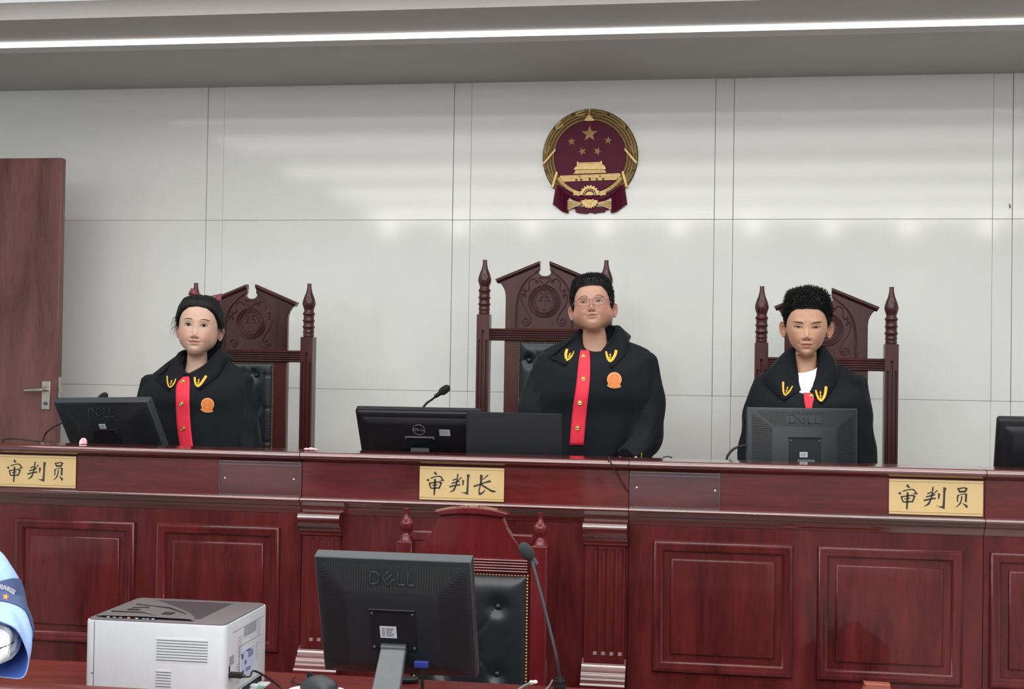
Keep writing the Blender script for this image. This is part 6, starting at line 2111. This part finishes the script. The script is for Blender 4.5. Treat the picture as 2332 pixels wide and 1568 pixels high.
undershirt(F, t, 'white', -.168, tiltx=.014, front=.040, halfw=.058, sidez=.05)
placket(t, F.base, [(1830, 893), (1832, 915), (1836, 940), (1838, 1000), (1838, 1060)], [(1846, 893), (1854, 906), (1850, 930), (1856, 1000), (1858, 1060)], hit2, [(1847.5, 901, 1)])
K = lambda x, y: (1660 + x / 3.564, 630 + y / 3.564)
lapel_badge(t, F.base, [K(440, 850), K(440, 900), K(445, 940), K(456, 962)], [K(517, 885), K(500, 915), K(480, 942), K(456, 964)], (K(478, 890), K(462, 945)), hit2, [2.6, 2.8, 2.6, 1.6], [1.6, 2.0, 2.2, 1.6])
lapel_badge(t, F.base, [K(704, 918), K(716, 960), K(730, 990), K(750, 1008)], [K(788, 888), K(785, 930), K(772, 975), K(750, 1008)], (K(742, 925), K(746, 995)), hit2, [1.9, 2.2, 2.4, 2.0], [3.0, 3.2, 3.0, 2.0])
legs(t, F.base, Hx, Yp + .02, 1.10, DAIS)
# ================================================================ uniformed person cut by the left edge
Yb_ = 2.47
def ab(px, py, dy=0):
    return at(px, py, Yb_ + .02 + dy)
bx = -1.665
bz = ab(-60, 1290)[2] + .055
F = Figure((bx, Yb_, bz + .125), .97, yaw=.5, pitch=.0, roll=0, jaw=1.0, base=(bx, Yb_, 0))
t = thing('person', 'person in light blue uniform shirt with navy armband, at the left edge', 'person', tuple(F.base))
E_ = ab(3, 1477, -.115)
hand_w = ab(-150, 1494, -.165)
person_body(F, t, 'skin_c', hands=[dict(wrist=tuple(hand_w), d=(-1, -.15, -.05), side=1, palm_n=(0, .9, -.2), curl=.5, arm=tuple(ab(-125, 1490, -.163))), dict(wrist=(bx - .24, Yb_, .72), d=(0, -.05, -1), side=1, palm_n=(.8, .4, 0), curl=.4, arm=(bx - .23, Yb_, .92))])
face_parts(F, t)
spiky_hair(F, t, [(0, .068), (30, .066), (48, .050), (62, .022), (74, -.004), (84, -.006), (92, .010), (110, .0), (140, -.05), (180, -.062)], lambda az, V: .013, 900, .014, lambda c: (0, .15, .6), 'hair', 41)
# shirt trunk
mb = MB(F.base)
rings = []
for z, hw, dp, dz in ((bz + .06, .062, .062, .0), (bz + .045, .085, .07, .0), (bz + .01, .135, .085, 0), (bz - .05, .165, .095, 0), (bz - .16, .165, .105, 0), (bz - .30, .185, .11, 0), (bz - .42, .205, .115, 0), (bz - .55, .212, .118, 0), (bz - .60, .212, .118, 0)):
    ring = []
    for k in range(64):
        a = 2 * pi * k / 64
        fo = .005 * sin(9 * a + z * 9) * smooth(bz - z, .1, .4)
        ring.append((bx + (hw + fo) * sin(a), Yb_ - (dp + fo) * cos(a), z))
    rings.append(ring)
mb.loft(rings); obj('shirt_trunk', mb, M['blue'], t, sharp=60)
# near sleeve with an open flared cuff
pts = [ab(-74, 1268, .01), ab(-44, 1300, .01), ab(-20, 1340, .0), ab(-7, 1392, -.01), ab(2, 1440, -.065), E_]
rs = [.046, .053, .054, .056, .063, .067]
n = 30
P_ = crom(np.array(pts), np.linspace(0, 5, n)); R_ = np.interp(np.linspace(0, 1, n), np.linspace(0, 1, 6), rs)
end_d = np.array([-.22, -.92, -.32]); end_d /= np.linalg.norm(end_d)
mb = MB(F.base); rows = []; u = None
def ring_at(i, grow=1.0):
    global u
    tt = P_[min(i + 1, n - 1)] - P_[max(i - 1, 0)]; tt /= np.linalg.norm(tt)
    q = smooth(i / (n - 1), .60, .97)
    tt = tt * (1 - q) + end_d * q; tt /= np.linalg.norm(tt)
    uu = np.cross(tt, [0, 1, 0]); uu /= np.linalg.norm(uu); vv = np.cross(tt, uu)
    out = []
    for k in range(40):
        a = 2 * pi * k / 40
        w_ = R_[i] * grow * (1 + .03 * sin(4 * a + i * .3) + .02 * sin(7 * a - i * .5))
        out.append(tuple(P_[i] + (uu * cos(a) + vv * sin(a)) * w_))
    return out
outer = [ring_at(i) for i in range(n)]
mb.loft([[tuple(P_[0] + (np.array(p) - P_[0]) * .5 + np.array([-.02, 0, .012])) for p in outer[0]]] + outer, caps=(True, False))
inner = [ring_at(i, .955) for i in range(n - 1, n - 14, -1)]
mb.grid([outer[-1], inner[0]], closed=True)
b0 = len(mb.f); mb.loft(inner, mat=1, caps=(False, True))
sl_ = obj('shirt_sleeve', mb, [M['blue'], M['blue_in']], t, sharp=80)
tree = mb.bvh()
O_ = Vector((0, 0, EYE))
def hitb(px, py, off=.003):
    d = Vector(ray(px, py)).normalized()
    h = tree.ray_cast(O_, d)
    p = h[0] if h[0] is not None else tree.find_nearest(Vector(ab(px, py)))[0]
    return np.array(p) - np.array(d) * off
# armband: a cloth ring round the sleeve
mb = MB(F.base)
i0, i1 = 12, 22
rr_ = [ring_at(i0, 1.0)] + [ring_at(i, 1.035) for i in range(i0, i1 + 1)] + [ring_at(i1, 1.0)]
mb.loft(rr_, caps=(False, False)); ba = obj('armband', mb, M['navy'], t, sharp=60)
tree = mb.bvh()
mb = MB(F.base)
for ch, cx, cy, an in (('民', 1.5, 1336, .2), ('共', 10.5, 1338.5, .28), ('和', 20, 1342, .38), ('国', 29, 1347, .50)):
    tm = text_mb(ch, 1.0, bold=.01)
    vs = []
    for x, y, z in tm.v:
        px = cx + (x * cos(an) + z * sin(an)) * 11; py = cy - (z * cos(an) - x * sin(an)) * 12
        vs.append(tuple(hitb(px, py, .0015)))
    mb.add(vs, tm.f, 0, False)
obj('armband_lettering', mb, M['white'], ba)
mb = MB(F.base)
c = (13, 1358)
vs = [tuple(hitb(*c, .003))]
for k in range(10):
    r = 8.5 if k % 2 == 0 else 3.6
    a = -pi / 2 + .25 + k * pi / 5
    vs.append(tuple(hitb(c[0] + r * cos(a), c[1] + r * sin(a), .0018)))
mb.add(vs, [(0, 1 + (k + 1) % 10, 1 + k) for k in range(10)], 0, False); obj('armband_star', mb, M['star_orange'], ba)
# far sleeve
mb = MB(F.base); mb.tube([(bx - .15, Yb_, bz - .0), (bx - .20, Yb_, bz - .10), (bx - .225, Yb_ - .01, bz - .24)], [.05, .056, .066], 20); obj('far_sleeve', mb, M['blue'], t)
# long white under-sleeve coming out of the cuff
pts = [ab(0, 1410, .0), ab(4, 1442, -.05), ab(-6, 1464, -.11), ab(-45, 1478, -.15), ab(-120, 1484, -.165)]
P2 = crom(np.array(pts), np.linspace(0, 4, 24))
mb = MB(F.base)
rr = []
for i in range(24):
    tt = P2[min(i + 1, 23)] - P2[max(i - 1, 0)]; tt /= np.linalg.norm(tt)
    uu = np.cross(tt, [0, 1, 0]); uu /= np.linalg.norm(uu); vv = np.cross(tt, uu)
    rr.append([tuple(P2[i] + (uu * cos(a) + vv * sin(a)) * (.042 - .009 * i / 23) * (1 + .05 * sin(6 * a + i * .7) + .04 * sin(i * 1.3 + 3 * a))) for a in np.linspace(0, 2 * pi, 32, endpoint=False)])
mb.loft(rr); us = obj('white_under_sleeve', mb, M['white'], t, sharp=80)
tree = mb.bvh()
mb = MB(F.base)
ribbon(mb, [(-20, 1478), (0, 1475), (14, 1470), (30, 1462), (44, 1450)], [1.2, 1.2, 1.3, 1.5, 1.2], hitb, .0015)
ribbon(mb, [(-10, 1418), (8, 1423), (20, 1429)], [.7, .7, .6], hitb, .0015)
obj('piping', mb, M['pipe'], us)
undershirt(F, t, 'white', -.176)
legs(t, F.base, bx, Yb_ + .01, bz - .58, 0.0)
